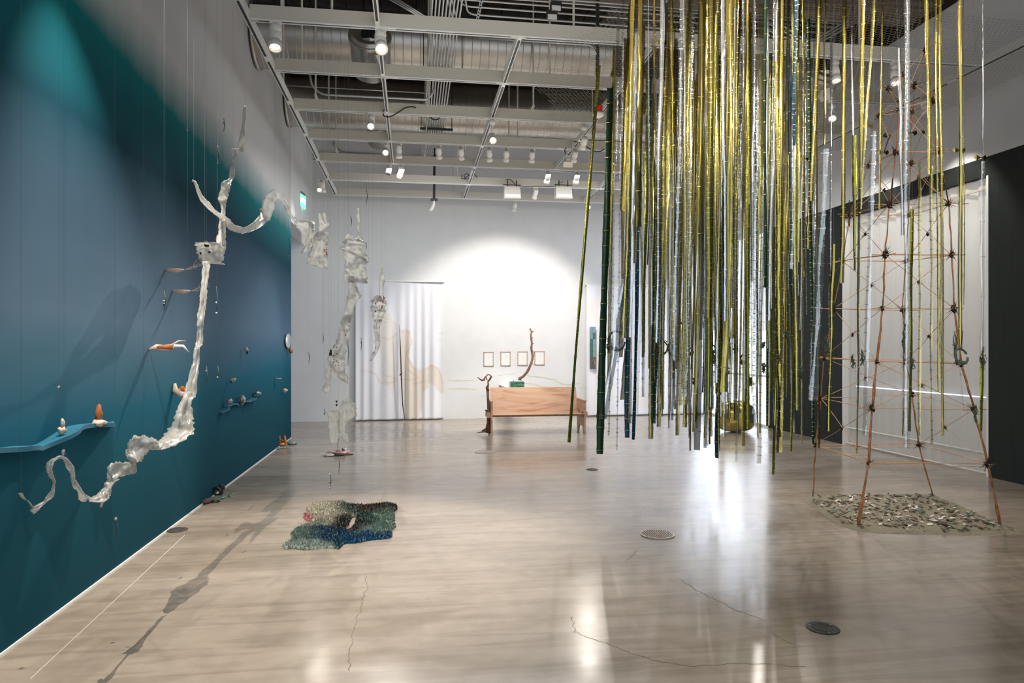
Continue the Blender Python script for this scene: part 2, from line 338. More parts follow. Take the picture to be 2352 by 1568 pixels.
for pts in ([(840, 1320), (845, 1345), (835, 1370), (828, 1400), (812, 1440), (805, 1500), (802, 1540)], [(885, 1128), (878, 1145), (872, 1165)],
            [(1315, 1415), (1320, 1450), (1355, 1465), (1400, 1478), (1450, 1500), (1520, 1520), (1600, 1530), (1700, 1522), (1850, 1530)],
            [(1465, 1262), (1452, 1275), (1435, 1290)], [(1560, 1330), (1600, 1355), (1640, 1375), (1690, 1400), (1760, 1425)], [(1770, 1450), (1800, 1470), (1840, 1485)]):
    o = crack(pts, .003).build('floor_crack', M['crack'], fl_ob)
# ------------------------------------------------------------------ ceiling: concrete beams, ducts, conduits
struct(MB().box(LWX, RWX+.1, 13.7, 15.3, 7.215, CZ), 'ceiling_beam', M['concrete'])
o = MB().box(LWX, RWX, 9.7, 10.5, 7.15, CZ); struct(o, 'ceiling_beam', M['concrete'])
# roof deck planks seen between the services
ceil_ob = bpy.data.objects['ceiling']
pl_mesh = None
for i in range(38):
    x0 = LWX+i*.28
    if pl_mesh is None:
        q = MB().box(0, .265, 10.5, 13.3, CZ-.03, CZ).build('plank', M['ceil'], ceil_ob); pl_mesh = q.data
    else:
        q = bpy.data.objects.new('plank', pl_mesh); COL.objects.link(q); q.parent = ceil_ob
    q.location.x = x0; q.location.z = -.004*(i % 3)
def duct(yc, zc, r, x0, x1, label):
    t = thing('air_duct', label, 'duct', (x0, yc, zc), 'round ceiling ducts')
    Mx = Matrix.Translation((0, yc, zc)) @ Matrix.Rotation(math.pi/2, 4, 'Y')
    L = .135; n = int((x1-x0)/L); me = None
    for i in range(n):
        if me is None:
            mb = MB(); Mi = Matrix.Translation((x0, yc, zc)) @ Matrix.Rotation(math.pi/2, 4, 'Y')
            mb.lathe([(r, 0), (r, L-.012)], 40, Mi); mb.lathe([(r, L-.012), (r+.007, L-.009), (r+.007, L-.003), (r, L)], 40, Mi)
            mb.f = [f for f in mb.f if len(f) == 4]; mb.m = [0]*len(mb.f)
            o = mb.build('duct_section', M['galv'], t, True); me = o.data
        else:
            o = bpy.data.objects.new('duct_section', me); COL.objects.link(o); o.parent = t
        o.location = (i*L, 0, 0)
    for s_ in (x0, ):
        MB().lathe([(r*1.0, 0), (r*1.07, .01), (r*1.07, .04), (r*1.0, .05)], 40, Matrix.Translation((s_, yc, zc)) @ Matrix.Rotation(math.pi/2, 4, 'Y')).build('end_collar', M['galv'], t, True)
    return t
duct(11.4, 6.74, .48, LWX+.02, 3.35, 'fat galvanised round duct above the second cream track')
duct(11.4, 6.74, .48, 4.3, RWX-.4, 'galvanised round duct stub above the hanging strips')
duct(14.25, 6.70, .47, LWX+.02, 7.3, 'galvanised round duct nearest the white back wall')
def diffuser(c, s_, label):
    t = thing('duct_diffuser', label, 'air outlet', tuple(c), 'round duct outlets')
    A = Matrix.Translation(c) @ Matrix.Rotation(math.radians(62), 4, 'X') @ Matrix.Scale(s_, 4)
    MB().lathe([(.30, -.55), (.30, .02), (.32, .03), (.32, .07), (.30, .08), (.27, .09), (.27, .12), (.22, .13), (.13, .10)], 28, A).build('drum', M['galv'], t, True)
    MB().lathe([(.125, .105), (.125, .14), (.11, .145), (.001, .146)], 24, A).build('nozzle', M['black'], t)
    # faceted boot hanging under the drum
    b = MB(); c = Vector(c)
    top = [c+Vector((math.cos(a)*.3*s_, math.sin(a)*.25*s_+.05, -.05*s_)) for a in [i*math.pi/4 for i in range(8)]]
    bot = [c+Vector((.1*s_+math.cos(a)*.07*s_, math.sin(a)*.1*s_+.02, -.42*s_)) for a in [i*math.pi/4 for i in range(8)]]
    b.add(top+bot, [(i, (i+1) % 8, 8+(i+1) % 8, 8+i) for i in range(8)]+[tuple(range(7, -1, -1)), tuple(range(8, 16))]); b.build('faceted_boot', M['galv'], t)
diffuser(P(850, 92, 9.6), .92, 'silver round duct outlet with a black hole over the first track')
diffuser(P(1885, 165, 9.9), 1.0, 'silver round duct outlet half hidden by the hanging strips')
diffuser(P(868, 292, 15.4), .8, 'small duct outlet beyond the last duct near the left wall')
diffuser(P(1310, 298, 15.4), .8, 'small duct outlet beyond the last duct above the bench')
def conduit(name, pts, r, label=None, cat=None, group=None, m='conduit', parent=None):
    # round the corners
    q = [Vector(p) for p in pts]; out = [q[0]]
    for i in range(1, len(q)-1):
        d0 = (q[i-1]-q[i]); d1 = (q[i+1]-q[i]); rr_ = min(.15, d0.length*.45, d1.length*.45)
        a = q[i]+d0.normalized()*rr_; b_ = q[i]+d1.normalized()*rr_
        for k in range(6):
            s_ = k/5; out.append(a*(1-s_)**2+q[i]*2*s_*(1-s_)+b_*s_**2)
    out.append(q[-1]); o = MB().tube(out, r, 8).build(name, M[m], parent, True)
    if label: tag(o, label, cat, group)
    return o
run = thing('conduit_run', 'nine thin pale conduits clamped side by side under both ducts', 'conduit', (.42, 10.7, 6.1))
for i in range(9):
    x = .24+i*.045
    conduit('conduit', [(x+.02, 4, 6.12), (x, 10.7, 6.11), (x, 13.6, 6.10), (x-.03, 17.2, 6.5), (x-.03, bwy(x)-.05, 6.65)], .0125, parent=run)
for y in (10.72, 13.55):
    br = MB().box(.15, .78, y-.025, y+.025, 6.045, 6.085); br.build('strut_bracket', M['bracket'], run)
    for x in (.17, .76): MB().tube([(x, y, 6.06), (x, y, CZ-.031)], .007, 6).build('threaded_rod', M['bracket'], run)
    cl = None
    for i in range(9):
        x = .24+i*.045
        if cl is None: o = MB().box(-.009, .009, y-.02, y+.02, 6.085, 6.15).build('clamp', M['bracket'], run, loc=None); cl = (o.data, x); o.location.x = x
        else: o = bpy.data.objects.new('clamp', cl[0]); COL.objects.link(o); o.parent = run; o.location.x = x
# transverse conduits high up by the deck
g = 'conduits crossing under the deck'
for i, (y, z, x0, x1) in enumerate([(9.55, 6.72, .55, 6.5), (9.68, 6.74, .6, 6.6), (9.8, 6.74, .5, 6.4), (9.95, 6.72, .7, 6.5), (10.1, 6.68, .8, 6.4), (10.28, 6.62, .6, 5.2), (10.45, 6.55, .7, 4.6)]):
    conduit('ceiling_conduit', [(x0-.2, y-1.2, z), (x0, y, z), (x1, y+.05, z)], .014,
            ['thin conduit along the top edge of the deck', 'second conduit below the deck above the smoke detector', 'pale conduit crossing above the perforated bracket', 'conduit running behind the label boxes', 'grey conduit passing over the bundle of nine', 'lowest long conduit under the label boxes', 'short conduit just above the first track'][i], 'conduit', g)
conduit('ceiling_conduit', [P(1100, 87, 9.6), P(1360, 104, 9.75), P(1370, 125, 9.75)], .012, 'conduit with red tags just below the first track', 'conduit')
MB().box(*[c for c in (0.0, 0.0)], 0, 0, 0, 0) if False else None
conduit('ceiling_conduit', [P(712, 172, 11.2), P(716, 196, 11.2), P(738, 217, 11.2), P(980, 229, 11.5), P(995, 215, 11.5), P(998, 184, 11.5)], .018, 'conduit sagging in a shallow loop below the second track', 'conduit')
conduit('ceiling_conduit', [P(650, 196, 13.0), P(995, 214, 13.2)], .013, 'thin conduit fixed along the stained concrete beam', 'conduit')
for k in range(3): conduit('ceiling_conduit', [P(880+k*10, -10, 9.2), P(985+k*6, 50, 9.3)], .012, ['outer slanting conduit left of the bundle', 'middle slanting conduit beside the bundle', 'inner slanting conduit beside the bundle'][k].replace(' left of', ' beside'), 'conduit', 'slanting conduits')
for k in range(3): conduit('ceiling_conduit', [P(1760, 35+k*16, 9.2), P(1860, 98+k*6, 9.3), P(1990, 20+k*9, 9.4)], .012, ['upper', 'middle', 'lower'][k]+' v-shaped bent conduit high behind the hanging strips', 'conduit', 'bent conduits behind the strips')
# conduits on the back wall
for k, z in enumerate((6.50, 6.60, 6.68)):
    conduit('wall_conduit', [(LWX+.02, bwy(-2)-.1, z), (6.5, bwy(6.5)-.06, z+.02)], .014, ['lowest of the three wall conduits on the back wall', 'middle of the three wall conduits on the back wall', 'topmost of the three wall conduits on the back wall'][k], 'conduit', 'wall conduits')
a = BW(767, 290, .06); b_ = BW(767, 335, .06); c_ = BW(785, 351, .06); d_ = BW(870, 356, .06)
conduit('wall_conduit', [a, b_, c_, d_], .02, 'conduit dropping and curving onto the back wall', 'conduit')
for k, u in enumerate((1068, 1220, 1228, 1372)):
    conduit('wall_conduit', [BW(u, 285, .05), BW(u, 352, .05)], .014, ['short upright conduit beside the bundle end', 'thin upright conduit above the middle lamps', 'twin of the thin upright conduit above the lamps', 'upright conduit behind the smoke detector'][k], 'conduit')
# perforated strut and label boxes
t = thing('perforated_strut', 'white perforated metal strut hanging over the first track', 'bracket', tuple(P(1100, 24, 8.9)))
p = P(1106, 0, 8.9); q = P(1096, 48, 8.9); mb = MB(); mb.tube([p, q], .026, 4); mb.build('strut', M['white_paint'], t)
for i in range(7):
    c0 = p.lerp(q, (i+.5)/7); MB().box(c0.x-.008, c0.x+.008, c0.y-.03, c0.y+.01, c0.z-.01, c0.z+.01).build('hole', M['black'], t)
t = thing('junction_box', 'pair of dark junction boxes with white labels under the deck', 'electrical box', tuple(P(1270, 25, 9.2)))
for (u, v) in ((1277, 15), (1268, 35)):
    c0 = P(u, v, 9.3); MB().box(c0.x-.07, c0.x+.07, c0.y-.03, c0.y+.05, c0.z-.04, c0.z+.06).build('box_body', M['bracket'], t)
    MB().box(c0.x-.065, c0.x+.055, c0.y-.05, c0.y-.031, c0.z-.07, c0.z-.01).build('white_label', M['white_paint'], t)
# ------------------------------------------------------------------ lighting tracks
TZ = 5.5
BY = [8.10, 9.55, 11.05, 12.55, 14.05, 15.6, 17.12]
def track(name, x0, x1, y0, y1, label, hgt=.16, wd=.06, rods=()):
    t = thing('lighting_track', label, 'lighting track', ((x0+x1)/2, (y0+y1)/2, TZ), 'suspended lighting tracks')
    along = abs(x1-x0) > abs(y1-y0)
    if along: MB().box(x0, x1, y0-wd/2, y0+wd/2, TZ, TZ+hgt).build('beam_body', M['cream'], t)
    else: MB().box(x0-wd/2, x0+wd/2, y0, y1, TZ-.004, TZ+.10).build('beam_body', M['white_paint'], t)
    L = abs(x1-x0) if along else abs(y1-y0); n = max(1, int(L/1.5)); 
    for i in range(n):
        a = i*L/n+.09; b_ = (i+1)*L/n-.09
        if along: MB().box(x0+a, x0+b_, y0-.012, y0+.012, TZ-.006, TZ+.001).build('track_slot', M['slot'], t); 
        else: MB().box(x0-.013, x0+.013, y0+a, y0+b_, TZ-.010, TZ-.003).build('track_slot', M['slot'], t)
    if along:
        MB().box(x0, x1, y0-.034, y0-.02, TZ-.012, TZ+.002).build('lower_lip', M['white_paint'], t)
        MB().box(x0, x1, y0+.02, y0+.034, TZ-.012, TZ+.002).build('lower_lip', M['white_paint'], t)
    for (x, y) in rods:
        yo = y-.17 if abs(y-11.05) < .01 else (y-.36 if abs(y-14.05) < .01 else y)
        if yo != y: MB().box(x-.02, x+.02, yo-.02, y, TZ+hgt, TZ+hgt+.02).build('hanger_plate', M['cream'], t)
        MB().tube([(x, yo, TZ+.1), (x, yo, CZ-.03)], .014, 8).build('hanger_rod', M['cream'], t)
    return t
names = ['first cream track beam, highest in view, crossing the whole room', 'second cream track beam, just under the fat duct', 'third cream track beam with a black cable looped over it',
         'fourth cream track beam carrying a row of lamps', 'fifth cream track beam, brightly lit in its middle', 'sixth cream track beam with two speaker boxes', 'last cream track beam, next to the back wall']
for i, y in enumerate(BY):
    x1 = 7.3
    track('t', -1.79, x1, y, y, names[i], rods=[(-1.45, y), (.25 if i else -.9, y), (1.9, y), (3.6, y), (5.6, y)] if i < 5 else [(1.0, y), (4.0, y)])
track('t', -1.82, -1.82, 4.4, 17.12, 'long white track running beside the blue mural wall', rods=[(-1.82, 7), (-1.82, 10.3)])
track('t', -.39, -.39, 6.5, 14.05, 'white track between the mural and the conduit bundle', wd=.05)
track('t', 1.26, 1.26, 8.1, 17.12, 'white track ending above the four small frames', wd=.05)
track('t', 2.93, 2.93, 8.1, 14.05, 'white track passing under the smoke detector', wd=.05)
track('t', 4.3, 4.3, 14.05, 17.12, 'short white track by the bright lamp at the back wall', wd=.05)
track('t', 7.33, 7.33, 5.2, 17.12, 'long track running along the pale wall over the black wall', rods=[(7.33, 8.2)])
# black pole
pole = thing('black_pole', 'black drop pole with a white camera-like lamp at its foot', 'pole', tuple(P(997, 360, 15.7)))
a = P(998, 355, 15.7); b_ = P(997, 455, 15.7)
MB().tube([a, b_], .028, 10).build('pole', M['black'], pole); MB().tube([P(998, 340, 15.7), a], .016, 8).build('upper_rod', M['black'], pole)
MB().box(b_.x-.075, b_.x+.075, b_.y-.04, b_.y+.04, b_.z-.06, b_.z-.01).build('plate', M['black'], pole)
MB().tube([b_+Vector((0, 0, -.06)), P(996, 470, 15.7), P(990, 482, 15.6)], [.02, .035, .035], 10).build('lamp_head', M['lamp_white'], pole)
# ------------------------------------------------------------------ track lamps
def lamp(u, v, t, aim, on, label, s_=1.0, box=False, energy=None, **k):
    r0 = ray(u, v); cands = [y_/r0.y for y_ in BY]
    for xx, ya, yb in ((-1.82, 5.2, 17.1), (-.39, 6.5, 14.0), (1.26, 8.1, 17.1), (2.93, 8.1, 14), (4.3, 14, 17.1), (7.33, 5.2, 17.1)):
        tt = xx/r0.x if abs(r0.x) > .02 else -1
        if tt > 0 and ya < tt*r0.y < yb: cands.append(tt)
    t = min(cands, key=lambda q: abs(q-t))
    p = P(u, v, t); d = (Vector(aim)-p).normalized()
    th = thing('track_lamp', label, 'spotlight', tuple(p), 'spotlights on the tracks')
    top = Vector((p.x, p.y, TZ-.005)); 
    if top.z-p.z < .14: p.z = top.z-.15
    MB().box(p.x-.05*s_, p.x+.05*s_, p.y-.03, p.y+.03, top.z-.035, top.z).build('adapter', M['lamp_white'], th)
    j = p-d*.05
    MB().tube([top+Vector((0, 0, -.03)), Vector((top.x, top.y, (top.z+p.z)/2)), j], .013, 6).build('arm', M['lamp_white'], th, True)
    MB().blob(Vector((top.x, top.y, top.z-.075)), .055*s_, .05*s_, .05*s_, 1, 0, 10, 6).build('driver_housing', M['lamp_white'], th, True)
    Q = d.to_track_quat('Z', 'Y').to_matrix().to_4x4(); A = Matrix.Translation(p) @ Q @ Matrix.Scale(s_, 4)
    if box:
        mb = MB(); mb.box(-.09, .09, -.05, .05, -.05, .06); mb.v = [tuple(A @ Vector(q)) for q in mb.v]; mb.build('head', M['lamp_white'], th)
        mb = MB(); mb.box(-.08, .08, -.04, .04, .055, .065); mb.v = [tuple(A @ Vector(q)) for q in mb.v]; mb.build('lens', M['lens'] if on else M['darklens'], th)
    else:
        MB().lathe([(.035, -.10), (.052, -.08), (.055, .03), (.045, .035), (.045, .06), (.058, .065), (.060, .13), (.052, .13), (.05, .11)], 18, A).build('head', M['lamp_white'], th, True)
        MB().lathe([(.052, .108), (.03, .112), (.001, .114)], 16, A).build('lens', M['lens'] if on else M['darklens'], th)
    if energy: 
        sp_ = spot(p+d*.16*s_, aim, energy, **k)
    return th
E = 1.0
lamp(633, 85, 7.9, (-1.3, 6.0, 0), True, 'lit white spotlight beside the mural on the first track', 1.25, energy=120*E, ang=74, blend=.8)
lamp(874, 88, 8.0, (.3, 4.2, 0), True, 'lit white spotlight in front of the round duct outlet', 1.25, energy=70*E, ang=80)
lamp(853, 280, 11.0, (-.75, 7.9, 2.2), True, 'lit spotlight on the third track near the black cable', energy=620*E, ang=52, rad=.015)
lamp(887, 325, 12.1, (-.8, 8.3, 2.2), True, 'lit spotlight at the end of the track left of the cable'.replace(' left of', ' behind'), energy=200*E, ang=46, rad=.015)
lamp(916, 340, 12.6, (0, 15, 0), False, 'unlit spotlight with a blue dot on the fourth track')
lamp(893, 372, 13.2, (-1.5, 14, 1), False, 'boxy unlit floodlight hanging beside the blue-dot spotlight', box=True)
lamp(921, 395, 14.1, (-1.6, 12, 1.0), True, 'lit spotlight hung low on the fifth track', energy=160*E, ang=60)
lamp(735, 402, 14.6, (-2.1, 12.0, 1.0), True, 'lit spotlight of the pair on the track by the exit sign', energy=50*E, ang=80, blend=1)
lamp(741, 406, 14.9, (-1.6, 16.5, 1), True, 'second lit spotlight of the pair near the exit sign')
for k, (u, v) in enumerate([(1008, 345), (1059, 347), (1163, 346), (1222, 350)]):
    lamp(u, v, 12.9, (1.0+k*.5, 16.5, 1.5), False, ['unlit spotlight next to the conduit bundle end', 'unlit spotlight between the bundle and the middle track', 'unlit spotlight hanging just past the middle track', 'slim unlit spotlight tilted toward the wall'][k], .95)
lamp(1131, 316, 10.9, (1.2, 4.5, 0.2), True, 'bright spotlight facing the viewer on the middle track', energy=50*E, ang=60)
lamp(1124, 341, 12.6, (1.9, 16, .8), True, 'spotlight aimed at the bench below the bright middle one', energy=300*E, ang=40)
lamp(1258, 408, 14.1, (2.3, 18, 1.6), True, 'lit spotlight on the fifth track aimed at the back wall', energy=480*E, ang=78, blend=.45)
lamp(1325, 404, 14.1, (3.0, 18, 1.0), False, 'unlit white spotlight beside the lit one on the fifth track')
lamp(1320, 352, 12.6, (3.0, 17.9, 1.2), True, 'lit tubular spotlight under the smoke detector track', energy=110*E, ang=60)
lamp(1341, 326, 11.6, (2.6, 17, 1.6), False, 'tubular white spotlight just below the smoke detector')
lamp(1304, 368, 13.4, (3, 16, 1), False, 'small square white floodlight beside the tubular lamps', box=True)
lamp(1351, 446, 16.8, (2.6, 8, .3), True, 'bright spotlight glaring low by the back wall', energy=90*E, ang=60)
lamp(1182, 462, 17.0, (1.6, 17.9, 1.5), False, 'unlit spotlight below the first speaker box')
lamp(1230, 436, 15.6, (2.0, 17.9, 1.5), False, 'small unlit spotlight between the speaker boxes')
lamp(1918, 165, 8.5, (5.2, 7.1, .3), True, 'lit spotlight behind the strips near the duct outlet', energy=120*E, ang=60)
lamp(2056, 172, 8.2, (5.5, 6.8, .3), True, 'lit spotlight on the first track inside the twig tower', energy=150*E, ang=55)
lamp(2125, 230, 9.6, (8.1, 9.5, 3.0), True, 'lit spotlight on the long track behind the twig tower', energy=70*E, ang=80)
lamp(1912, 262, 9.7, (4.5, 7, 2), True, 'lit spotlight on the second track behind the strips', energy=120*E, ang=60)
lamp(1995, 300, 11.2, (8.1, 12, 2.5), True, 'lit spotlight low beside the tower top', energy=80*E, ang=80)
lamp(1437, 240, 10.6, (3.2, 7.4, 2.0), True, 'glaring spotlight behind the first gold strips', energy=60*E, ang=60)
lamp(1622, 152, 9.4, (4.0, 6.5, 1.5), True, 'glaring spotlight in the thick of the strips', energy=70*E, ang=70)
lamp(1583, 418, 15.4, (3.4, 9, 1.5), True, 'spotlight glaring through the middle strips low down', energy=130*E, ang=50)
lamp(1764, 384, 14.1, (4.5, 9, 1.5), True, 'spotlight glaring through the strips by the window', energy=130*E, ang=50)
# extra fixtures of the same rig that hang just out of the frame above the viewer
spot((-1.82, 4.95, 5.4), (-1.45, 6.0, 0), 800, 66, .7, (1, .9, .78), .012); spot((-1.3, 3.2, 5.4), (-2.45, 2.4, 2.0), 22, 80, 1); spot((1.0, 1.5, 5.4), (3.6, 6.2, 2.6), 200, 60, .6); spot((5.6, 2.6, 5.4), (4.2, 7.0, 2.8), 200, 60, .6)
spot((3.4, 4.2, 5.4), (3.5, 7.2, 3.2), 60, 80, .6)
# speaker boxes
for k, u in enumerate((1176, 1294)):
    t = thing('speaker_box', ['cream speaker box hung under the sixth track', 'cream speaker box under the sixth track with round shadowed front'][k], 'speaker', tuple(P(u, 440, 15.5)), 'speaker boxes')
    c0 = P(u, 443, 15.5); mb = MB(); mb.prism([c0+Vector((-.19, -.1, -.13)), c0+Vector((.19, -.1, -.13)), c0+Vector((.17, -.06, .13)), c0+Vector((-.17, -.06, .13))], (0, .2, .02)); mb.build('cabinet', M['cream'], t)
    MB().box(c0.x-.17, c0.x+.17, c0.y-.115, c0.y-.1, c0.z-.12, c0.z-.05).build('grille_panel', M['lamp_white'], t)
    for s_ in (-.1, .1): MB().tube([c0+Vector((s_, 0, .12)), c0+Vector((s_, 0, .28))], .012, 6).build('mount_arm', M['bracket'], t)
    MB().box(c0.x-.2, c0.x+.2, c0.y-.01, c0.y+.01, c0.z+.17, c0.z+.185).build('mount_rail', M['bracket'], t)
# smoke detector
sd = P(1374, 262, 9.9); t = thing('smoke_detector', 'white round smoke detector under a red box on a dark pipe', 'smoke detector', tuple(sd))
MB().box(sd.x-.05, sd.x+.05, sd.y-.05, sd.y+.05, sd.z+.02, sd.z+.11).build('red_box', M['red'], t)
MB().lathe([(.001, -.055), (.035, -.05), (.08, -.02), (.085, .01), (.05, .025)], 22, Matrix.Translation(sd)).build('dome', M['lamp_white'], t, True)
MB().tube([sd+Vector((0, 0, .1)), (sd.x, sd.y, CZ)], .018, 8).build('drop_pipe', M['bracket'], t); MB().tube([sd+Vector((-.025, 0, .1)), (sd.x-.025, sd.y, CZ)], .014, 8).build('drop_pipe', M['bracket'], t)
# exit sign: hangs at right angles to the left wall by the opening
t = thing('exit_sign', 'glowing green EXIT sign over the opening at the mural end', 'exit sign', tuple(LW(692, 462, .15)))
c0 = P(693, 462, 15.6); d = Vector((.16, .98, 0)).normalized(); nn = Vector((d.y, -d.x, 0))
q = [c0-d*.2+Vector((0, 0, -.14)), c0+d*.2+Vector((0, 0, -.14)), c0+d*.2+Vector((0, 0, .14)), c0-d*.2+Vector((0, 0, .14))]
MB().prism(q, nn*.03).build('sign_panel', M['exit'], t)
MB().prism([c0-d*.16+Vector((0, 0, .14)), c0+d*.16+Vector((0, 0, .14)), c0+d*.16+Vector((0, 0, .2)), c0-d*.16+Vector((0, 0, .2))], nn*.03).build('mount', M['galv'], t)
MB().box(LWX, c0.x, c0.y-.02, c0.y+.02, c0.z+.16, c0.z+.19).build('wall_arm', M['galv'], t)
cu = bpy.data.curves.new('txt', 'FONT'); cu.body = 'EXIT'; cu.size = .17; cu.align_x = 'CENTER'; cu.align_y = 'CENTER'; cu.extrude = .003
to = bpy.data.objects.new('lettering', cu); COL.objects.link(to); to.parent = t
rot = Matrix((( -d.x, 0, nn.x, 0), (-d.y, 0, nn.y, 0), (0, 1, 0, 0), (0, 0, 0, 1))); rot = Matrix(((d.x, 0, nn.x, 0), (d.y, 0, nn.y, 0), (0, 1, 0, 0), (0, 0, 0, 1)))
to.matrix_local = Matrix.Translation(c0+nn*.034-Vector(t['_o'])) @ rot; cu.materials.append(M['exitletter'])
bpy.context.view_layer.update(); lm = bpy.data.meshes.new_from_object(to.evaluated_get(bpy.context.evaluated_depsgraph_get())); lo = bpy.data.objects.new('lettering', lm); COL.objects.link(lo); lo.parent = t; lo.matrix_local = to.matrix_local.copy(); bpy.data.objects.remove(to)
el = bpy.data.lights.new('exit_glow', 'POINT'); el.energy = 4; el.color = (.15, 1, .45); el.shadow_soft_size = .08; eo = bpy.data.objects.new('exit_glow', el); COL.objects.link(eo); eo.location = c0+Vector((-.12, 0, -.24))
# black cables
def cable(pts, r, label):
    q = [Vector(p) for p in pts]; out = []
    for i in range(len(q)-1):
        p0, p1, p2, p3 = q[max(i-1, 0)], q[i], q[i+1], q[min(i+2, len(q)-1)]
        for k in range(8):
            s_ = k/8; out.append(.5*((2*p1)+(p2-p0)*s_+(2*p0-5*p1+4*p2-p3)*s_**2+(-p0+3*p1-3*p2+p3)*s_**3))
    out.append(q[-1]); o = MB().tube(out, r, 6).build('cable', M['black'], None, True); return tag(o, label, 'cable')
cable([P(u, v, 10.85) for u, v in ((887, 252), (880, 254), (882, 266), (895, 268), (912, 260), (930, 248), (945, 245), (955, 247))], .010, 'thick black cable looped over the third track')
cable([P(u, v, 11.2) for u, v in ((984, 265), (995, 274), (1005, 274), (1012, 267))], .010, 'short black cable sagging in front of the conduit bundle')
cable([P(u, v, 12.2) for u, v in ((1318, 325), (1335, 328), (1345, 336), (1365, 347), (1380, 347), (1388, 342))], .009, 'black cable sagging from the track under the smoke detector')
cable([P(u, v, 12.2) for u, v in ((1301, 339), (1297, 345), (1299, 353))], .008, 'tiny black cable end beside the square floodlight')
cable([P(u, v, 15.3) for u, v in ((1061, 401), (1061, 410), (1068, 409), (1066, 402), (1074, 399), (1078, 408), (1066, 411), (1078, 402), (1090, 400), (1097, 410))], .008, 'tangled black cable lying on the sixth track')
cable([P(u, v, 15.3) for u, v in ((1160, 413), (1172, 412), (1185, 424), (1200, 428), (1216, 428), (1240, 428), (1270, 428), (1285, 420), (1295, 417))], .007, 'thin dark cable joining the two speaker boxes')
# ------------------------------------------------------------------ chicken wire net with the strips' hanging wires
net = MB(); a_ = .034; dx = a_*math.sqrt(3); dy = 1.5*a_; NZ = 5.40
x0, y0 = 1.5, 6.6; nx = int(6.4/dx); ny = int(5.0/dy)
def wire(p, q, r=.0012):
    d = (q-p).normalized(); s_ = Vector((-d.y, d.x, 0))*r; zz = Vector((0, 0, r*1.6))
    net.add([p+s_, p-s_, p+zz, q+s_, q-s_, q+zz], [(0, 3, 4, 1), (1, 4, 5, 2), (2, 5, 3, 0)])
def nz(x, y): return NZ-.05*math.sin((x-1.5)*1.6)*math.sin(y*1.1)-.02
for j in range(ny):
    for i in range(nx):
        cx = x0+i*dx+(dx/2 if j % 2 else 0); cy = y0+j*dy
        if cx < 1.7+(.35*math.sin(cy*2)): continue
        p = [Vector((cx+a_*math.cos(math.radians(30+60*k)), cy+a_*math.sin(math.radians(30+60*k)), 0)) for k in range(6)]
        for q in p: q.z = nz(q.x, q.y)
        wire(p[0], p[1]); wire(p[1], p[2]); wire(p[2], p[3])
o = net.build('wire_net', M['wire'], None, loc=(4.5, 9, NZ)); tag(o, 'chicken wire net stretched below the tracks holding the strips', 'net', kind='stuff')
# ------------------------------------------------------------------ foil strips
RIB = thing  # alias
def strip_mesh(p0, p1, wd, rng, cm, bm, node=.1, crinkle=.004, twist=1.0, tail=0):
    """a cupped foil strip from p0 (top) to p1 (bottom) with pinched nodes"""
    L = (p1-p0).length; n = max(10, min(110, int(L/.042))); mb = MB(); M_ = 3
    ang = rng.uniform(-.9, .9); tw = rng.uniform(-.5, .5)*twist; sw = rng.uniform(-.02, .02); ph = rng.uniform(0, 6)
    nodes = set(); z = rng.uniform(0, node)
    while z < L: nodes.add(int(z/L*n)); z += node*rng.uniform(.75, 1.25)
    rows = []
    for i in range(n+1):
        s_ = i/n; c = p0.lerp(p1, s_)+Vector((math.sin(s_*7+ph)*sw*s_, math.cos(s_*5+ph)*sw*s_, 0))
        if tail and s_ > .985: c += Vector((tail*(s_-.985)*20, 0, .0))
        a = ang+tw*s_*2+.18*math.sin(s_*13+ph)
        wv = wd*(.85+.25*noise.noise(Vector((s_*L*1.3, ph, 0)))); 
        if i in nodes: wv *= 1.08
        d = Vector((math.cos(a), math.sin(a), 0)); nn_ = Vector((-d.y, d.x, 0))
        row = []
        for k in range(M_+1):
            q = (k/M_-.5); cup = (.25-q*q)*wd*.9; j = rng.uniform(-1, 1)*crinkle
            row.append(c+d*q*wv+nn_*(cup+j)+Vector((0, 0, rng.uniform(-1, 1)*crinkle)))
        rows.append(row)
    vs = [q for r in rows for q in r]; W = M_+1; fs = []; ms = []
    for i in range(n):
        for k in range(M_):
            fs.append((i*W+k, i*W+k+1, (i+1)*W+k+1, (i+1)*W+k)); ms.append(0)
    mb.add(vs, fs); mb.m = ms
    # raised node bands
    bd = MB(); hh = .0022
    for i in sorted(nodes):
        if i < 1 or i >= n: continue
        r0 = rows[i]; c = (r0[0]+r0[-1])/2; nrm = (r0[1]+r0[2])/2-c; nrm = nrm.normalized()*.004 if nrm.length > 1e-5 else Vector((0, .004, 0))
        pts = [c+(q-c)*1.08-nrm for q in r0]; o_ = len(bd.v)
        bd.add([q+Vector((0, 0, hh)) for q in pts]+[q-Vector((0, 0, hh)) for q in pts]+[q+2*nrm+Vector((0, 0, hh)) for q in reversed(pts)]+[q+2*nrm-Vector((0, 0, hh)) for q in reversed(pts)],
               [(k, k+1, 4+k+1, 4+k) for k in range(3)]+[(8+k, 8+k+1, 12+k+1, 12+k) for k in range(3)])
    return mb, bd
CN = {'gold': ('gold foil', 'bandgold'), 'darkgold': ('dark gold foil', 'bandgold'), 'silver': ('silver foil', 'bandsilver'), 'clear': ('iridescent film', 'bandsilver'), 'green': ('dark green foil', 'bandgold'),
      'teal': ('dark teal foil', 'bandsilver'), 'olive': ('olive foil', 'bandgold'), 'palegold': ('pale gold film', 'bandgold')}
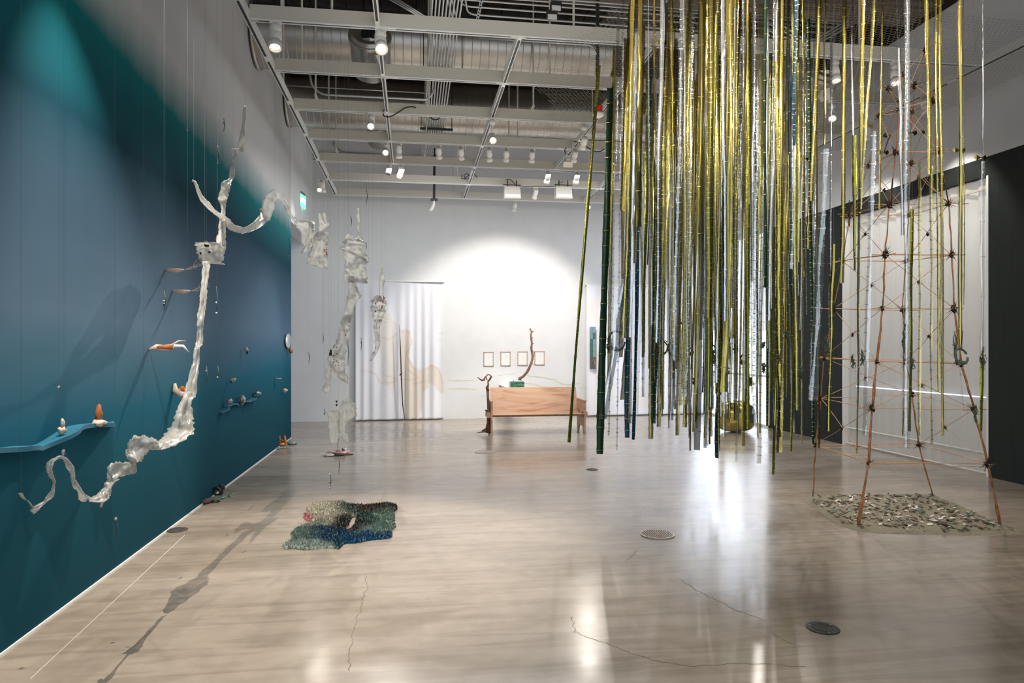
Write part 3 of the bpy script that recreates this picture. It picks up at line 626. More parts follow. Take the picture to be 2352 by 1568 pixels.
def strip(p0, p1, wd, c, label, group, rng, name='foil_strip', node=.1, crinkle=.004, tail=0):
    mb, bd = strip_mesh(p0, p1, wd, rng, c, None, node, crinkle, 1.0, tail)
    o = mb.build(name, M[c], None, True, loc=tuple(p0)); tag(o, label, 'foil strip', group)
    if p0.z < NZ-.05: MB().tube([p0, (p0.x, p0.y, NZ-.01)], .0007, 4).build('tie_wire', M['wire'], o)
    if bd.f: b_ = bd.build('node_bands', M[CN[c][1]], o); b_['kind'] = 'stuff'
    return o
def hero(u0, v0, u1, v1, t, px, c, label, node=.11, crinkle=.0012, tail=0, t1=None):
    p0 = P(u0, v0, t); p1 = P(u1, v1, t1 or t)
    if v0 <= 0:   # starts at the net
        k = (NZ-p1.z)/(p0.z-p1.z); p0 = p1+(p0-p1)*k
    if p1.z < .03: p1.z = .03
    return strip(p0, p1, px*t/F, c, label, 'hanging foil strips', R_, node=node, crinkle=crinkle, tail=tail)
HERO = [
 (1376, 150, 1306, 1016, 8.6, 9, 'olive', 'lone slanting olive strip hanging in front of the bench end', .17),
 (1402, 200, 1377, 1043, 7.6, 19, 'green', 'long broad dark green strip closest to the bench', .19),
 (1413, 0, 1398, 880, 8.2, 9, 'gold', 'narrow gold strip next to the long dark green strip', .11),
 (1421, 0, 1400, 1000, 7.4, 16, 'clear', 'clear strip just past the dark green strip ending near the floor', .12),
 (1441, 0, 1425, 820, 8.0, 16, 'gold', 'broad gold strip above the toothed vine ring', .14),
 (1452, 0, 1428, 480, 7.2, 20, 'gold', 'wide short gold strip high beside the smoke detector', .16),
 (1446, 500, 1440, 1005, 7.8, 12, 'teal', 'dark teal strip behind the vine knots near the bench side', .14),
 (1436, 640, 1386, 962, 7.6, 22, 'silver', 'crumpled silver strip slanting down beside the green one', .30),
 (1470, 300, 1455, 1010, 8.3, 10, 'teal', 'thin teal strip with a kinked end', .13),
 (1441, 800, 1431, 918, 7.9, 15, 'gold', 'short crumpled gold strip below the vine knots', .2),
 (1492, 0, 1478, 820, 8.8, 12, 'olive', 'olive gold strip ending above the curtain hem', .12),
 (1503, 90, 1495, 1008, 8.4, 14, 'gold', 'gold strip ending in a thin kinked tip', .13),
 (1508, 300, 1500, 960, 7.4, 11, 'green', 'dark green strip behind the first gold cluster', .14),
 (1516, 450, 1503, 972, 8.2, 12, 'teal', 'broad teal strip with speckled lower end', .1),
 (1541, 0, 1520, 940, 8.8, 9, 'gold', 'thin gold strip by the second toothed ring', .1),
 (1558, 0, 1540, 965, 8.4, 14, 'silver', 'silver strip between the two gold clusters', .1),
 (1575, 0, 1556, 1000, 7.6, 18, 'gold', 'wide gold strip ending low before the window light', .14),
 (1586, 0, 1572, 930, 6.8, 22, 'palegold', 'broad pale gold strip catching a bright glint', .13),
 (1619, 0, 1612, 780, 6.4, 13, 'silver', 'mirror bright silver strip with a long white glare', .4),
 (1640, 0, 1630, 1020, 7.8, 10, 'olive', 'thin olive strip reaching low beside the teal one', .1),
 (1657, 560, 1646, 1052, 7.2, 18, 'teal', 'broad blue teal strip with a bent foot', .13),
 (1670, 0, 1657, 600, 7.25, 20, 'clear', 'broad clear strip above the blue teal one', .13),
 (1520, 0, 1513, 470, 8.2, 14, 'gold', 'gold strip feeding down to the speckled teal one', .12),
 (1678, 0, 1660, 900, 6.0, 26, 'gold', 'widest crumpled gold strip in the thick of the curtain', .2),
 (1700, 0, 1690, 1060, 7.0, 12, 'clear', 'clear strip with a bent tip in front of the gold balloon', .1),
 (1722, 0, 1715, 985, 7.4, 11, 'olive', 'olive strip hanging before the middle of the gold balloon', .1),
 (1750, 0, 1743, 1065, 7.2, 13, 'palegold', 'pale gold strip with clear bent foot past the balloon', .1),
 (1762, 0, 1758, 760, 6.6, 12, 'silver', 'silver strip with a white glare above the balloon', .3),
 (1795, 30, 1776, 1090, 6.8, 11, 'olive', 'long olive strip hanging lowest of all past the balloon', .1),
 (1812, 0, 1788, 1040, 6.6, 16, 'gold', 'broad gold strip with a dark patch beside the black wall', .16),
 (1836, 0, 1822, 985, 7.2, 10, 'gold', 'gold strip against the black wall', .1),
 (1848, 0, 1843, 1020, 7.4, 15, 'palegold', 'pale gold strip with thick nodes against the black wall', .12),
 (1870, 0, 1865, 960, 8.0, 8, 'silver', 'thin silver strip just before the broad tubular one', .1),
 (1896, 0, 1893, 330, 6.6, 9, 'gold', 'short gold strip above the broad tubular silver one', .2),
 (1894, 340, 1868, 920, 6.6, 24, 'clear', 'broad tubular silver strip starting at mid height', .18),
 (1910, 0, 1905, 900, 7.8, 7, 'silver', 'dark silver strip behind the broad tubular one', .1),
 (1940, 0, 1935, 650, 6.6, 10, 'gold', 'gold strip with orange upper part before the twig tower', .12),
 (1915, 560, 1903, 990, 6.6, 10, 'gold', 'gold strip tied to a knot and flaring at its foot', .12),
 (1958, 0, 1960, 400, 6.8, 5, 'silver', 'very thin silver strip high before the tower', .3),
 (1962, 310, 1963, 620, 6.7, 12, 'olive', 'olive strip starting at mid height beside the tower', .5),
 (1981, 0, 1968, 1043, 6.1, 13, 'gold', 'long gold strip ending lowest in front of the twig tower', .13),
 (2008, 0, 1975, 480, 6.4, 9, 'palegold', 'pale gold strip crossing the tower top', .1),
 (2006, 300, 1985, 1000, 6.3, 16, 'clear', 'white clear strip beside the long gold one at the tower', .12),
 (2027, 0, 2020, 480, 6.6, 5, 'gold', 'thin gold strip beside the tower knots', .1),
 (2061, 0, 2062, 90, 6.2, 7, 'clear', 'short clear strip beneath the net', .1),
 (2066, 110, 2073, 540, 6.5, 9, 'silver', 'silver strip with a glare in the upper tower', .4),
 (2083, 0, 2083, 1030, 6.0, 14, 'clear', 'long glassy clear strip down the middle of the tower', .35),
 (2095, 480, 2090, 990, 6.6, 8, 'olive', 'olive strip hanging behind the glassy clear one', .1),
 (2077, 700, 2074, 1000, 6.6, 6, 'olive', 'thin short olive strip in the lower tower', .1),
 (2128, 0, 2137, 400, 6.1, 9, 'gold', 'gold strip with crumpled middle in the upper tower', .1),
 (2113, 370, 2112, 1000, 6.4, 11, 'palegold', 'pale gold strip hanging through the tower middle', .1),
 (2139, 380, 2139, 1020, 6.4, 10, 'palegold', 'second pale gold strip through the tower middle', .1),
 (2149, 0, 2157, 900, 6.2, 6, 'gold', 'thin beaded gold strip with hot glints', .1),
 (2159, 0, 2166, 1000, 6.3, 7, 'gold', 'gold strip next to the beaded one in the tower', .1),
 (2205, 0, 2206, 790, 5.7, 10, 'gold', 'bright isolated gold strip beyond the tower', .5),
 (2213, 0, 2216, 700, 5.8, 6, 'gold', 'slim gold strip paired with the bright isolated one', .2),
 (2257, 10, 2258, 360, 5.9, 3, 'silver', 'hair thin silver strip by the black wall edge', .4),
 (2258, 370, 2256, 820, 5.9, 9, 'clear', 'clear shiny strip over the black wall edge', .3),
 (2256, 820, 2252, 990, 5.9, 8, 'olive', 'short dull gold strip at the black wall edge', .12),
 (2200, 800, 2215, 945, 5.9, 5, 'clear', 'thin clear strip under the vine loop on the tower', .12),
]
for h in HERO: hero(*h[:7], h[7], node=h[8])
rng = random.Random(31)
zones = [(1400, 1520, 'near the second curtain'), (1520, 1640, 'between curtain and balloon'), (1640, 1770, 'above the gold balloon'), (1770, 1890, 'before the black wall')]
cnt = 0; tries = 0; same_look = {}
while cnt < 232 and tries < 4000:
    tries += 1
    u = rng.triangular(1398, 1885, 1660) if rng.random() < .65 else rng.uniform(1405, 1885)
    t = rng.uniform(5.6, 10.8); zb = rng.choice([rng.uniform(.45, 1.4), rng.uniform(.8, 2.2), rng.uniform(1.5, 3.6)])
    vb = 797+(H-zb)*F/t
    if u < 1560 and rng.random() < .35: continue
    if vb > 1040: continue
    c = rng.choices(['gold', 'silver', 'clear', 'palegold', 'olive', 'green', 'teal', 'darkgold'], [23, 22, 18, 9, 5, 3, 3, 17])[0]
    wd = rng.choice([rng.uniform(.014, .03), rng.uniform(.025, .05), rng.uniform(.035, .075)])
    if c in ('green', 'teal', 'olive'): wd = min(wd, .028)
    lean = rng.uniform(-22, 12)
    p1 = P(u+lean*.4, vb, t); p0 = P(u-lean*.6, vb, t); p0.z = NZ-rng.choice([0, 0, .0, rng.uniform(0, 1.2)])
    z_ = [z for z in zones if z[0] <= u <= z[1]][0]
    wn = 'narrow' if wd < .032 else ('broad' if wd > .06 else 'medium'); ln = 'long' if zb < 1.2 else ('mid-length' if zb < 2.1 else 'short')
    ly = 'front' if t < 7.2 else ('middle' if t < 9 else 'rear')
    so = strip(p0, p1, wd, c, '%s %s strip, %s, %s, %s layer' % (wn, CN[c][0], ln, z_[2], ly), '%s %s strips, %s, %s, %s layer' % (wn, CN[c][0], ln, z_[2], ly), rng, node=rng.choice([.06, .09, .12, .2, .4]), crinkle=rng.choice([.0006, .0012, .0035]))
    same_look.setdefault(so['label'], []).append((u, so)); cnt += 1
for lb, L in same_look.items():
    if len(L) > 1:
        for k, (u, so) in enumerate(sorted(L, key=lambda q: q[0])): so['label'] = lb+', '+['first', 'second', 'third', 'fourth', 'fifth', 'sixth', 'seventh', 'eighth', 'ninth', 'tenth'][min(k, 9)]+' from bench'
# ------------------------------------------------------------------ vine rings and knots tied to the strips
def vine_ring(u, v, t, r, teeth, label, tilt=.3):
    c0 = P(u, v, t); th = thing('vine_ring', label, 'vine ring', tuple(c0), 'vine rings among the strips')
    rg = random.Random(int(u)); pts = []
    for k in range(25):
        a = 2*math.pi*k/24*.93+tilt; pts.append(c0+Vector((math.cos(a)*r, math.sin(a)*.02, math.sin(a)*r*1.1)))
    MB().tube(pts, [.008+.003*rg.random() for _ in pts], 7).build('ring', M['vine'], th, True)
    if teeth:
        mb = MB()
        for k in range(2, 22):
            a = 2*math.pi*k/24*.93+tilt; d = Vector((math.cos(a), 0, math.sin(a)*1.1))
            mb.add([], []); mb.blob(c0+d*(r+.014), .007, .007, .009, k, .1, 6, 4)
        mb.build('ring_teeth', M['vine'], th, True)['kind'] = 'stuff'
    mb = MB().blob(c0+Vector((-.01, 0, -r*1.05)), .035, .03, .022, u, .5, 9, 6); mb.build('vine_knot', M['vine'], th, True)
    MB().tube([c0+Vector((0, 0, r*1.1)), c0+Vector((rg.uniform(-.02, .02), 0, r*1.1+.16))], [.006, .003], 5).build('stem_tip', M['vine'], th)
for k, (u, v, t, r, te, lb) in enumerate([(1417, 782, 7.9, .095, 1, 'toothed vine ring nearest the dark green strip'), (1520, 797, 8.4, .07, 1, 'toothed vine ring by the speckled teal strip'), (1545, 800, 8.6, .06, 1, 'half hidden toothed ring beside the wide gold strip'),
        (1637, 800, 8.0, .035, 0, 'small vine loop near the blue teal strip'), (1709, 824, 8.0, .04, 0, 'round vine loop above the gold balloon'), (1666, 850, 8.2, .045, 0, 'vine loop behind the blue teal strip'),
        (2208, 818, 6.2, .06, 0, 'grey vine loop hung on the front tower leg'), (1587, 806, 8.4, .03, 0, 'tiny vine loop among the silver strips')]):
    vine_ring(u, v, t, r, te, lb)
def knotwork(u, v, t, h, label):
    c0 = P(u, v, t); th = thing('vine_knot', label, 'vine knot', tuple(c0), 'vine knots among the strips'); rg = random.Random(int(u*3+v))
    q_ = .6 if t < 7.2 else 1
    for k in range(4):
        pts = [c0+Vector((rg.uniform(-1, 1)*.026*q_, rg.uniform(-1, 1)*.02, h*(.5-i/6)+rg.uniform(-.01, .01))) for i in range(7)]
        MB().tube(pts, [r_*q_ for r_ in (.004, .007, .010, .011, .009, .006, .003)], 6).build('vine_stem', M['vine'], th, True)
    for k in range(2):
        a = rg.uniform(-1.2, 1.2); MB().tube([c0, c0+Vector((math.sin(a)*.05*q_, 0, .03)), c0+Vector((math.sin(a)*.08*q_, 0, rg.uniform(-.03, .07)))], [.004, .003, .0015], 5).build('tendril', M['vine'], th)
KN = [(1440, 830, 7.9, .3, 'long twisted vine knot on the thin teal strip'), (1503, 810, 8.2, .2, 'dark vine knot atop the speckled teal strip'), (1398, 800, 8.0, .1, 'small knot hanging off the first vine ring'), (1560, 743, 8, .12, 'knot on a gold strip above head height of the bench'),
      (1618, 745, 8, .08, 'knot high among silver strips'), (1622, 850, 8, .1, 'knot low beside the olive strip'), (1640, 825, 8, .14, 'spiky knot crossing the blue teal strip'), (1690, 800, 8, .1, 'knot above the balloon beside the clear strip'), (1724, 876, 7.6, .1, 'dark lump knot in front of the balloon top'),
      (1755, 845, 7.6, .12, 'grey knot hanging by the silver strip'), (1753, 793, 8, .08, 'small knot on silver above the lump'), (1806, 768, 7.4, .08, 'knot on gold before the black wall'), (1840, 855, 7.2, .12, 'pale green knot on a gold strip by the black wall'), (1866, 750, 6.9, .14, 'dark knot with leaf on the gold tie'),
      (1880, 745, 6.8, .18, 'hanging leaf knot beside the broad tubular strip'), (1896, 795, 6.8, .22, 'thick green knot on the rear tower leg'), (1981, 820, 6.3, .14, 'green knot on the strip pair at the tower'), (1960, 830, 6.4, .12, 'brown knot on the long gold strip'), (2078, 775, 6.3, .3, 'dark stick knot on the glassy clear strip'),
      (2095, 835, 6.2, .1, 'dark round knot by the glassy clear strip'), (2195, 800, 6.3, .3, 'thorny vine wound on the front tower leg'), (2257, 822, 5.9, .18, 'green knot on the strip over the black wall edge'), (2240, 950, 6.4, .16, 'green tipped knot low on the front tower leg'), (1595, 875, 8, .08, 'knot low on a thin silver strip')]
for a in KN: knotwork(*a)
# tie strings with gold scraps at mid height
for k, (u, v, t, c) in enumerate([(2030, 350, 6.4, 'gold'), (2095, 305, 6.3, 'gold'), (2205, 345, 5.8, 'gold'), (2254, 362, 5.9, 'gold'), (1745, 335, 7.5, 'gold'), (1520, 98, 7.2, 'gold'), (1850, 365, 7.2, 'gold'), (1995, 290, 6.6, 'palegold')]):
    c0 = P(u, v, t); th = thing('foil_scrap', 'little folded gold foil scrap tied %s' % ['beside the upper tower', 'high inside the tower', 'on the bright isolated strip', 'at the black wall edge', 'above the dense strips', 'under the first track', 'near the glaring spotlight', 'on the pale strip by the tower top'][k], 'foil scrap', tuple(c0))
    for s_ in (-1, 1):
        mb = MB(); q = [c0, c0+Vector((s_*.045, .0, .02)), c0+Vector((s_*.06, .01, .0)), c0+Vector((s_*.035, .01, -.022))]; mb.prism(q, (0, .004, .006)); mb.build('foil_wing', M[c], th)
# ------------------------------------------------------------------ gold balloon-like pouf
gc = FL(1710, 997); gc.y += .42; gx = gc.x; gy = gc.y
mb = MB(); vs = []; n_, k_ = 28, 14
for i in range(k_+1):
    ph = math.pi*i/k_
    for j in range(n_):
        a = 2*math.pi*j/n_; lob = 1-.07*abs(math.sin(a*4)); pw = lambda x: math.copysign(abs(x)**.75, x)
        q = 1+.06*noise.noise(Vector((math.cos(a)*2, math.sin(a)*2, ph*2)))
        vs.append((gx+.46*math.sin(ph)**.7*math.cos(a)*lob*q, gy+.42*math.sin(ph)**.7*math.sin(a)*lob*q, .34+.335*pw(math.cos(ph))*q))
fs = [(i*n_+j, (i+1)*n_+j, (i+1)*n_+(j+1) % n_, i*n_+(j+1) % n_) for i in range(k_) for j in range(n_)]
mb.add(vs, fs); o = mb.build('gold_pouf', M['gold'], None, False, loc=(gx, gy, 0)); tag(o, 'crumpled round gold foil balloon on the floor behind the strips', 'balloon')
t = thing('orange_banner', 'narrow orange and yellow hanging cloth behind the strips', 'banner', tuple(P(1657, 880, 15)))
c0 = P(1657, 820, 15); MB().box(c0.x-.06, c0.x+.06, c0.y, c0.y+.01, 1.0, 1.65).build('orange_cloth', M['orange'], t); MB().box(c0.x-.07, c0.x+.07, c0.y, c0.y+.01, .35, 1.0).build('yellow_cloth', M['palegold'], t)
# ------------------------------------------------------------------ twig tower
FLp = [(1970, 1210), (1995, 1063), (2003, 937), (2013, 830), (2027, 708), (2033, 585), (2043, 469), (2057, 350), (2066, 250), (2073, 172)]
FRp = [(2297, 1205), (2268, 1065), (2237, 940), (2207, 835), (2192, 709), (2186, 585), (2179, 468), (2158, 349), (2144, 230), (2125, 115)]
BLp = [(1867, 1140), (1873, 1022), (1885, 914), (1893, 822), (1915, 709), (1935, 600), (1951, 492), (1995, 380), (2018, 265), (2039, 203)]
BRp = [(2143, 1140), (2110, 1020), (2095, 905), (2080, 830), (2073, 712), (2080, 600), (2087, 494), (2092, 375), (2096, 257), (2099, 197)]
tb = [H*F/(1210-797), H*F/(1205-797), H*F/(1140-797), H*F/(1140-797)]
tw = thing('twig_tower', 'tall tapering tower of peeled twigs lashed with black knots on the sand', 'sculpture', tuple(FL(2080, 1180)))
corn = []
for k in range(10):
    s_ = k/9; corn.append([P(*FLp[k], tb[0]*(1-s_)+6.9*s_), P(*FRp[k], tb[1]*(1-s_)+6.85*s_), P(*BRp[k], tb[3]*(1-s_)+7.2*s_), P(*BLp[k], tb[2]*(1-s_)+7.2*s_)])
rg = random.Random(5)
def stick(p, q, r, m='stick', over=0., nm='twig'):
    d = (q-p); L = d.length; d.normalize(); p = p-d*over; q = q+d*over; pts = []; o1 = d.orthogonal().normalized(); o2 = d.cross(o1)
    for i in range(6): pts.append(p.lerp(q, i/5)+(o1*rg.uniform(-1, 1)+o2*rg.uniform(-1, 1))*(.006 if 0 < i < 5 else 0))
    MB().tube(pts, [r*rg.uniform(.75, 1.15) for _ in pts], 5).build(nm, M[m], tw, True)
def knot(p, s_):
    mb = MB().blob(p, .018*s_, .018*s_, .024*s_, rg.random()*9, .5, 8, 5)
    for k in range(10):
        d = Vector((rg.uniform(-1, 1), rg.uniform(-1, 1), rg.uniform(-1, 1))).normalized(); mb.tube([p, p+d*rg.uniform(.035, .075)*s_], [.004*s_, .0008], 4)
    mb.build('knot', M['knot'], tw, True)
for k in range(9):
    a, b_ = corn[k], corn[k+1]
    for j in range(4):
        stick(a[j], b_[j], (.011 if j < 2 else .008)*(1.15-k*.085), nm='leg')
        if k < 4 and j < 2: stick(a[j]+Vector((.012, 0, 0)), a[j].lerp(b_[j], .7)+Vector((.006, 0, 0)), .007, nm='leg_splint')
        if k: knot(a[j], rg.uniform(.9, 1.5))
    if k:
        for j in range(4):
            p, q = a[j], a[(j+1) % 4]; stick(p, q, .0042, 'palestick', rg.uniform(.05, .2)); 
            if k % 2: stick(p+Vector((0, 0, .012)), q+Vector((0, 0, .0)), .003, 'palestick', rg.uniform(.02, .12))
        for j in range(4):
            p, q = a[j], b_[(j+1) % 4]; p2, q2 = a[(j+1) % 4], b_[j]
            if (k+j) % 2 == 0 or k > 5: stick(p, q, .0035, 'palestick', .05); stick(p2, q2, .0035, 'palestick', .05)
            if (k+j) % 2 == 0: knot((p+q+p2+q2)/4, .8)
    else:
        for j in (0, 2): stick(a[j].lerp(b_[j], .95), a[(j+1) % 4].lerp(b_[(j+1) % 4], .95), .003, 'palestick', .05)
for j in range(4): knot(corn[9][j], 1.2)
for j in range(4): stick(corn[9][j], corn[9][(j+1) % 4], .003, 'palestick', .1)
# thin extra splints, thorny wraps on front legs
for (a, b_) in (((2030, 350), (2045, 310)), ((2050, 410), (2048, 468)), ((2160, 380), (2180, 468)), ((1951, 460), (1951, 520))):
    stick(P(*a, 6.95), P(*b_, 6.95), .006, 'knot')
# ------------------------------------------------------------------ sand bed with leaves, shards and shells
op = [(1848, 1150), (1858, 1138), (1900, 1137), (1990, 1136), (2080, 1135), (2145, 1137), (2178, 1150), (2230, 1172), (2290, 1198), (2335, 1215), (2352, 1228), (2250, 1229), (2150, 1228), (2060, 1226), (1985, 1222), (1930, 1208), (1900, 1190), (1878, 1172)]
pts = [FL(u, v) for u, v in op]
sc_ = sum(pts, Vector())/len(pts); mb = MB(); rings = 7; rr = random.Random(3); vs = []
dense = []
for i in range(len(pts)):
    for k in range(6):
        a, b_ = pts[i], pts[(i+1) % len(pts)]; q = a.lerp(b_, k/6); q += Vector((rr.uniform(-1, 1), rr.uniform(-1, 1), 0))*.018; dense.append(q)
n_ = len(dense)
for j in range(rings+1):
    s_ = 1-j/rings*.98
    for q in dense:
        p = sc_+(q-sc_)*s_; h = .001+.018*min(1, (1-s_)*8)+(.006*noise.noise(p*6) if j else 0); vs.append((p.x, p.y, max(h, .001)))
mb.add(vs, [(j*n_+i, j*n_+(i+1) % n_, (j+1)*n_+(i+1) % n_, (j+1)*n_+i) for j in range(rings) for i in range(n_)]+[tuple(rings*n_+i for i in range(n_))])
o = mb.build('sand_bed', M['sand'], None, True, loc=tuple(sc_)); tag(o, 'flat diamond shaped bed of grey green sand under the twig tower', 'sand', kind='stuff')
def inside(p, poly):
    c = False; j = len(poly)-1
    for i in range(len(poly)):
        if (poly[i].y > p.y) != (poly[j].y > p.y) and p.x < (poly[j].x-poly[i].x)*(p.y-poly[i].y)/(poly[j].y-poly[i].y)+poly[i].x: c = not c
        j = i
    return c
xs = [p.x for p in pts]; ys = [p.y for p in pts]
lit = {k: MB() for k in ('shell', 'leafgreen', 'darkleaf', 'brownleaf')}
inner = [sc_+(p-sc_)*.93 for p in pts]
def shard(mb, p, s_, rr, curl=.4):
    a = rr.uniform(0, 6.28); d = Vector((math.cos(a), math.sin(a), 0)); e_ = Vector((-d.y, d.x, 0)); asp = rr.uniform(.25, .7)
    q = [p+d*s_+Vector((0, 0, rr.uniform(0, .02))), p+e_*s_*asp+Vector((0, 0, s_*curl*rr.uniform(.2, .8))), p-d*s_+Vector((0, 0, .002)), p-e_*s_*asp+Vector((0, 0, s_*curl*rr.uniform(.1, .6)))]
    mb.prism(q, (0, 0, .004))
for k in range(1050):
    p = Vector((rr.uniform(min(xs), max(xs)), rr.uniform(min(ys), max(ys)), .021))
    if not inside(p, inner): continue
    d = (p-sc_).length
    if rr.random() < (d/1.6)**2*.7: continue
    c = rr.choices(['shell', 'leafgreen', 'darkleaf', 'brownleaf'], [30 if d < .8 else 7, 16, 40, 14])[0]
    shard(lit[c], p, rr.choice([rr.uniform(.01, .028), rr.uniform(.02, .045)]), rr)
nm = {'shell': ('shell_litter', 'scattered pale shell chips on the sand bed', 'shell chips'), 'leafgreen': ('shard_litter', 'scattered dark green shards on the sand bed', 'green shards'),
      'darkleaf': ('leaf_litter', 'scattered near black dried leaf bits on the sand bed', 'dry leaves'), 'brownleaf': ('leaf_litter', 'scattered brown dried leaf bits on the sand bed', 'dry leaves')}
for c, mb in lit.items(): o = mb.build(nm[c][0], M[c], None, loc=tuple(sc_)); tag(o, nm[c][1], nm[c][2], kind='stuff')
for k, (u, v, c, s_, nme, lb, ct) in enumerate([(2145, 1203, 'shell', .055, 'shell', 'large pale shell near the front edge of the sand', 'shell'), (2105, 1172, 'shell', .035, 'shell', 'round pale shell amid the sand bed', 'shell'), (1933, 1168, 'shell', .03, 'shell', 'pale shell alone on the tower side of the sand', 'shell'),
        (2165, 1209, 'darkleaf', .09, 'dry_stick', 'dark dry stick beside the large pale shell', 'stick'), (1905, 1162, 'darkleaf', .05, 'dry_leaf', 'dark curled leaf by the front twig leg', 'leaf'), (2115, 1168, 'leafgreen', .05, 'green_shard', 'green curved shard at the sand middle', 'shard'), (2165, 1158, 'leafgreen', .05, 'green_shard', 'green shard toward the rear sand corner', 'shard'), (2275, 1210, 'leafgreen', .06, 'green_shard', 'blue green shard by the outer twig leg', 'shard')]):
    mb = MB(); shard(mb, FL(u, v)+Vector((0, 0, .03)), s_, random.Random(k)); o = mb.build(nme, M[c], None, loc=tuple(FL(u, v))); tag(o, lb, ct)
# ------------------------------------------------------------------ floor lids
def lid(u, v, r, label, m='drain', grate=False):
    c0 = FL(u, v); t = thing('floor_lid', label, 'floor cover', tuple(c0))
    MB().lathe([(r, -.002), (r, .004), (r*.97, .0065), (r*.9, .007), (.001, .007)], 36, Matrix.Translation(c0)).build('cover', M['slotdark'] if grate else M[m], t, False)
    if grate:
        MB().lathe([(r*1.01, 0), (r*1.01, .010), (r*.93, .012), (r*.92, .006)], 36, Matrix.Translation(c0)).build('rim', M[m], t)
        for k in range(-6, 7):
            x = k*r/7.2; L = math.sqrt(r*r*.84-x*x); MB().box(c0.x+x-.0055, c0.x+x+.0055, c0.y-L, c0.y+L, .006, .0125).build('grate_bar', M[m], t)
        MB().lathe([(.025, .005), (.025, .013), (.001, .014)], 14, Matrix.Translation(c0)).build('centre_cap', M['rust'], t)
    else:
        MB().lathe([(r*.62, .005), (r*.61, .009), (r*.58, .009), (r*.57, .005)], 30, Matrix.Translation(c0)).build('inner_ring', M[m], t)
        for a in (.4, 2.5, 4.6): MB().lathe([(.006, .005), (.006, .0095), (.001, .0095)], 8, Matrix.Translation(c0+Vector((math.cos(a)*r*.78, math.sin(a)*r*.78, 0)))).build('screw', M['steel'], t)
M['slotdark'] = mat('dark_drain_slot', (.12, .09, .07), .7)
lid(1890, 1443, .104, 'black round floor lid nearest the viewer on the bare concrete'); lid(407, 1217, .102, 'black round floor lid close to the mural wall'); lid(1360, 1078, .088, 'small dark floor lid before the bench end')
M['palegrate'] = mat('floor_coloured_metal', (.36, .31, .25), .35, .2)
lid(1510, 1228, .165, 'round beige slotted floor drain in the middle of the floor', 'palegrate', True); lid(1117, 1038, .20, 'wide pale floor cover in front of the bench foot', 'palegrate')
# ------------------------------------------------------------------ plastic film sculptures
def film(pairs, depth, seed, parent, name='film_sheet', M_=7, sub=5, crink=.016, ragged=.07, edge=True, origin=None):
    """pairs: left and right edge points (u0,v0,u1,v1); depth(u,v) gives the distance"""
    rg = random.Random(seed); A = []; n = len(pairs)
    def cr(a, b, c, d, s_): return .5*((2*b)+(c-a)*s_+(2*a-5*b+4*c-d)*s_**2+(-a+3*b-3*c+d)*s_**3)
    for i in range(n-1):
        q = [pairs[max(i-1, 0)], pairs[i], pairs[i+1], pairs[min(i+2, n-1)]]
        for k in range(sub): A.append([cr(q[0][j], q[1][j], q[2][j], q[3][j], k/sub) for j in range(4)])
    A.append(list(pairs[-1])); rows = []
    for i, (a, b, c, d) in enumerate(A):
        j1 = rg.uniform(-1, 1)*ragged; j2 = rg.uniform(-1, 1)*ragged; row = []; wpx = math.hypot(c-a, d-b); tc_ = depth((a+c)/2, (b+d)/2)
        for k in range(M_+1):
            s_ = k/M_; s2 = s_+(j1 if k == 0 else 0)+(j2 if k == M_ else 0)
            u, v = a+(c-a)*s2, b+(d-b)*s2; t = tc_+(depth(u, v)-tc_)*.25; ww = wpx*t/F
            fold = (.25-(s_-.5)**2)*ww*.3+noise.noise(Vector((s_*2.2+seed, i*.10, seed*2.)))*(ww*.45)+noise.noise(Vector((s_*5+seed, i*.3, seed*3.)))*(crink*.5+ww*.10)
            row.append(P(u, v, t-fold))
        rows.append(row)
    W = M_+1; vs = [q for r in rows for q in r]; mb = MB(); fs = [(i*W+k, i*W+k+1, (i+1)*W+k+1, (i+1)*W+k) for i in range(len(A)-1) for k in range(M_)]
    mb.add(vs, fs); o = mb.build(name, M['film'], parent, True)
    md = o.modifiers.new('thick', 'SOLIDIFY'); md.thickness = .002
    if edge:
        eb = MB()
        for kk in (0, M_): eb.tube([r[kk] for r in rows], [rg.uniform(.0012, .0042) for _ in rows], 4)
        eb.build('curled_edge', M['film'], o, True)
    return o, rows
def T(z, ox, oy, prs): return [(a/z+ox, b/z+oy, c/z+ox, d/z+oy) for a, b, c, d in prs]
def dep1(u, v):
    r = ray(u, v).x; return min(8.4, -1.72/r) if r < -.12 else 8.4
s1 = thing('film_sculpture', 'large wrinkled translucent film sculpture drifting in loops before the mural', 'sculpture', tuple(P(450, 700, 5.6)), None)
main = [(561, 243, 564, 243), (557, 262, 566, 262), (557, 285, 563, 285), (551, 315, 563, 315), (547, 335, 560, 340), (549, 346, 557, 350)]
film(main, dep1, 1, s1)
film([(531, 342, 548, 341), (532, 352, 546, 355), (532, 366, 541, 368), (534, 378, 537, 378), (529, 386, 539, 389), (526, 402, 538, 405), (524, 411, 533, 414), (510, 417, 530, 424), (507, 430, 527, 436), (504, 445, 524, 448), (502, 456, 520, 460), (507, 470, 519, 468), (508, 490, 517, 490), (503, 512, 517, 512), (502, 530, 519, 532), (499, 545, 518, 548), (496, 558, 518, 562), (494, 575, 518, 575), (496, 588, 512, 590)], dep1, 2, s1)
film([(451, 557, 492, 556), (450, 565, 508, 560), (451, 575, 513, 575), (455, 590, 511, 592), (462, 600, 510, 603), (464, 603, 513, 607)], dep1, 3, s1, M_=9)
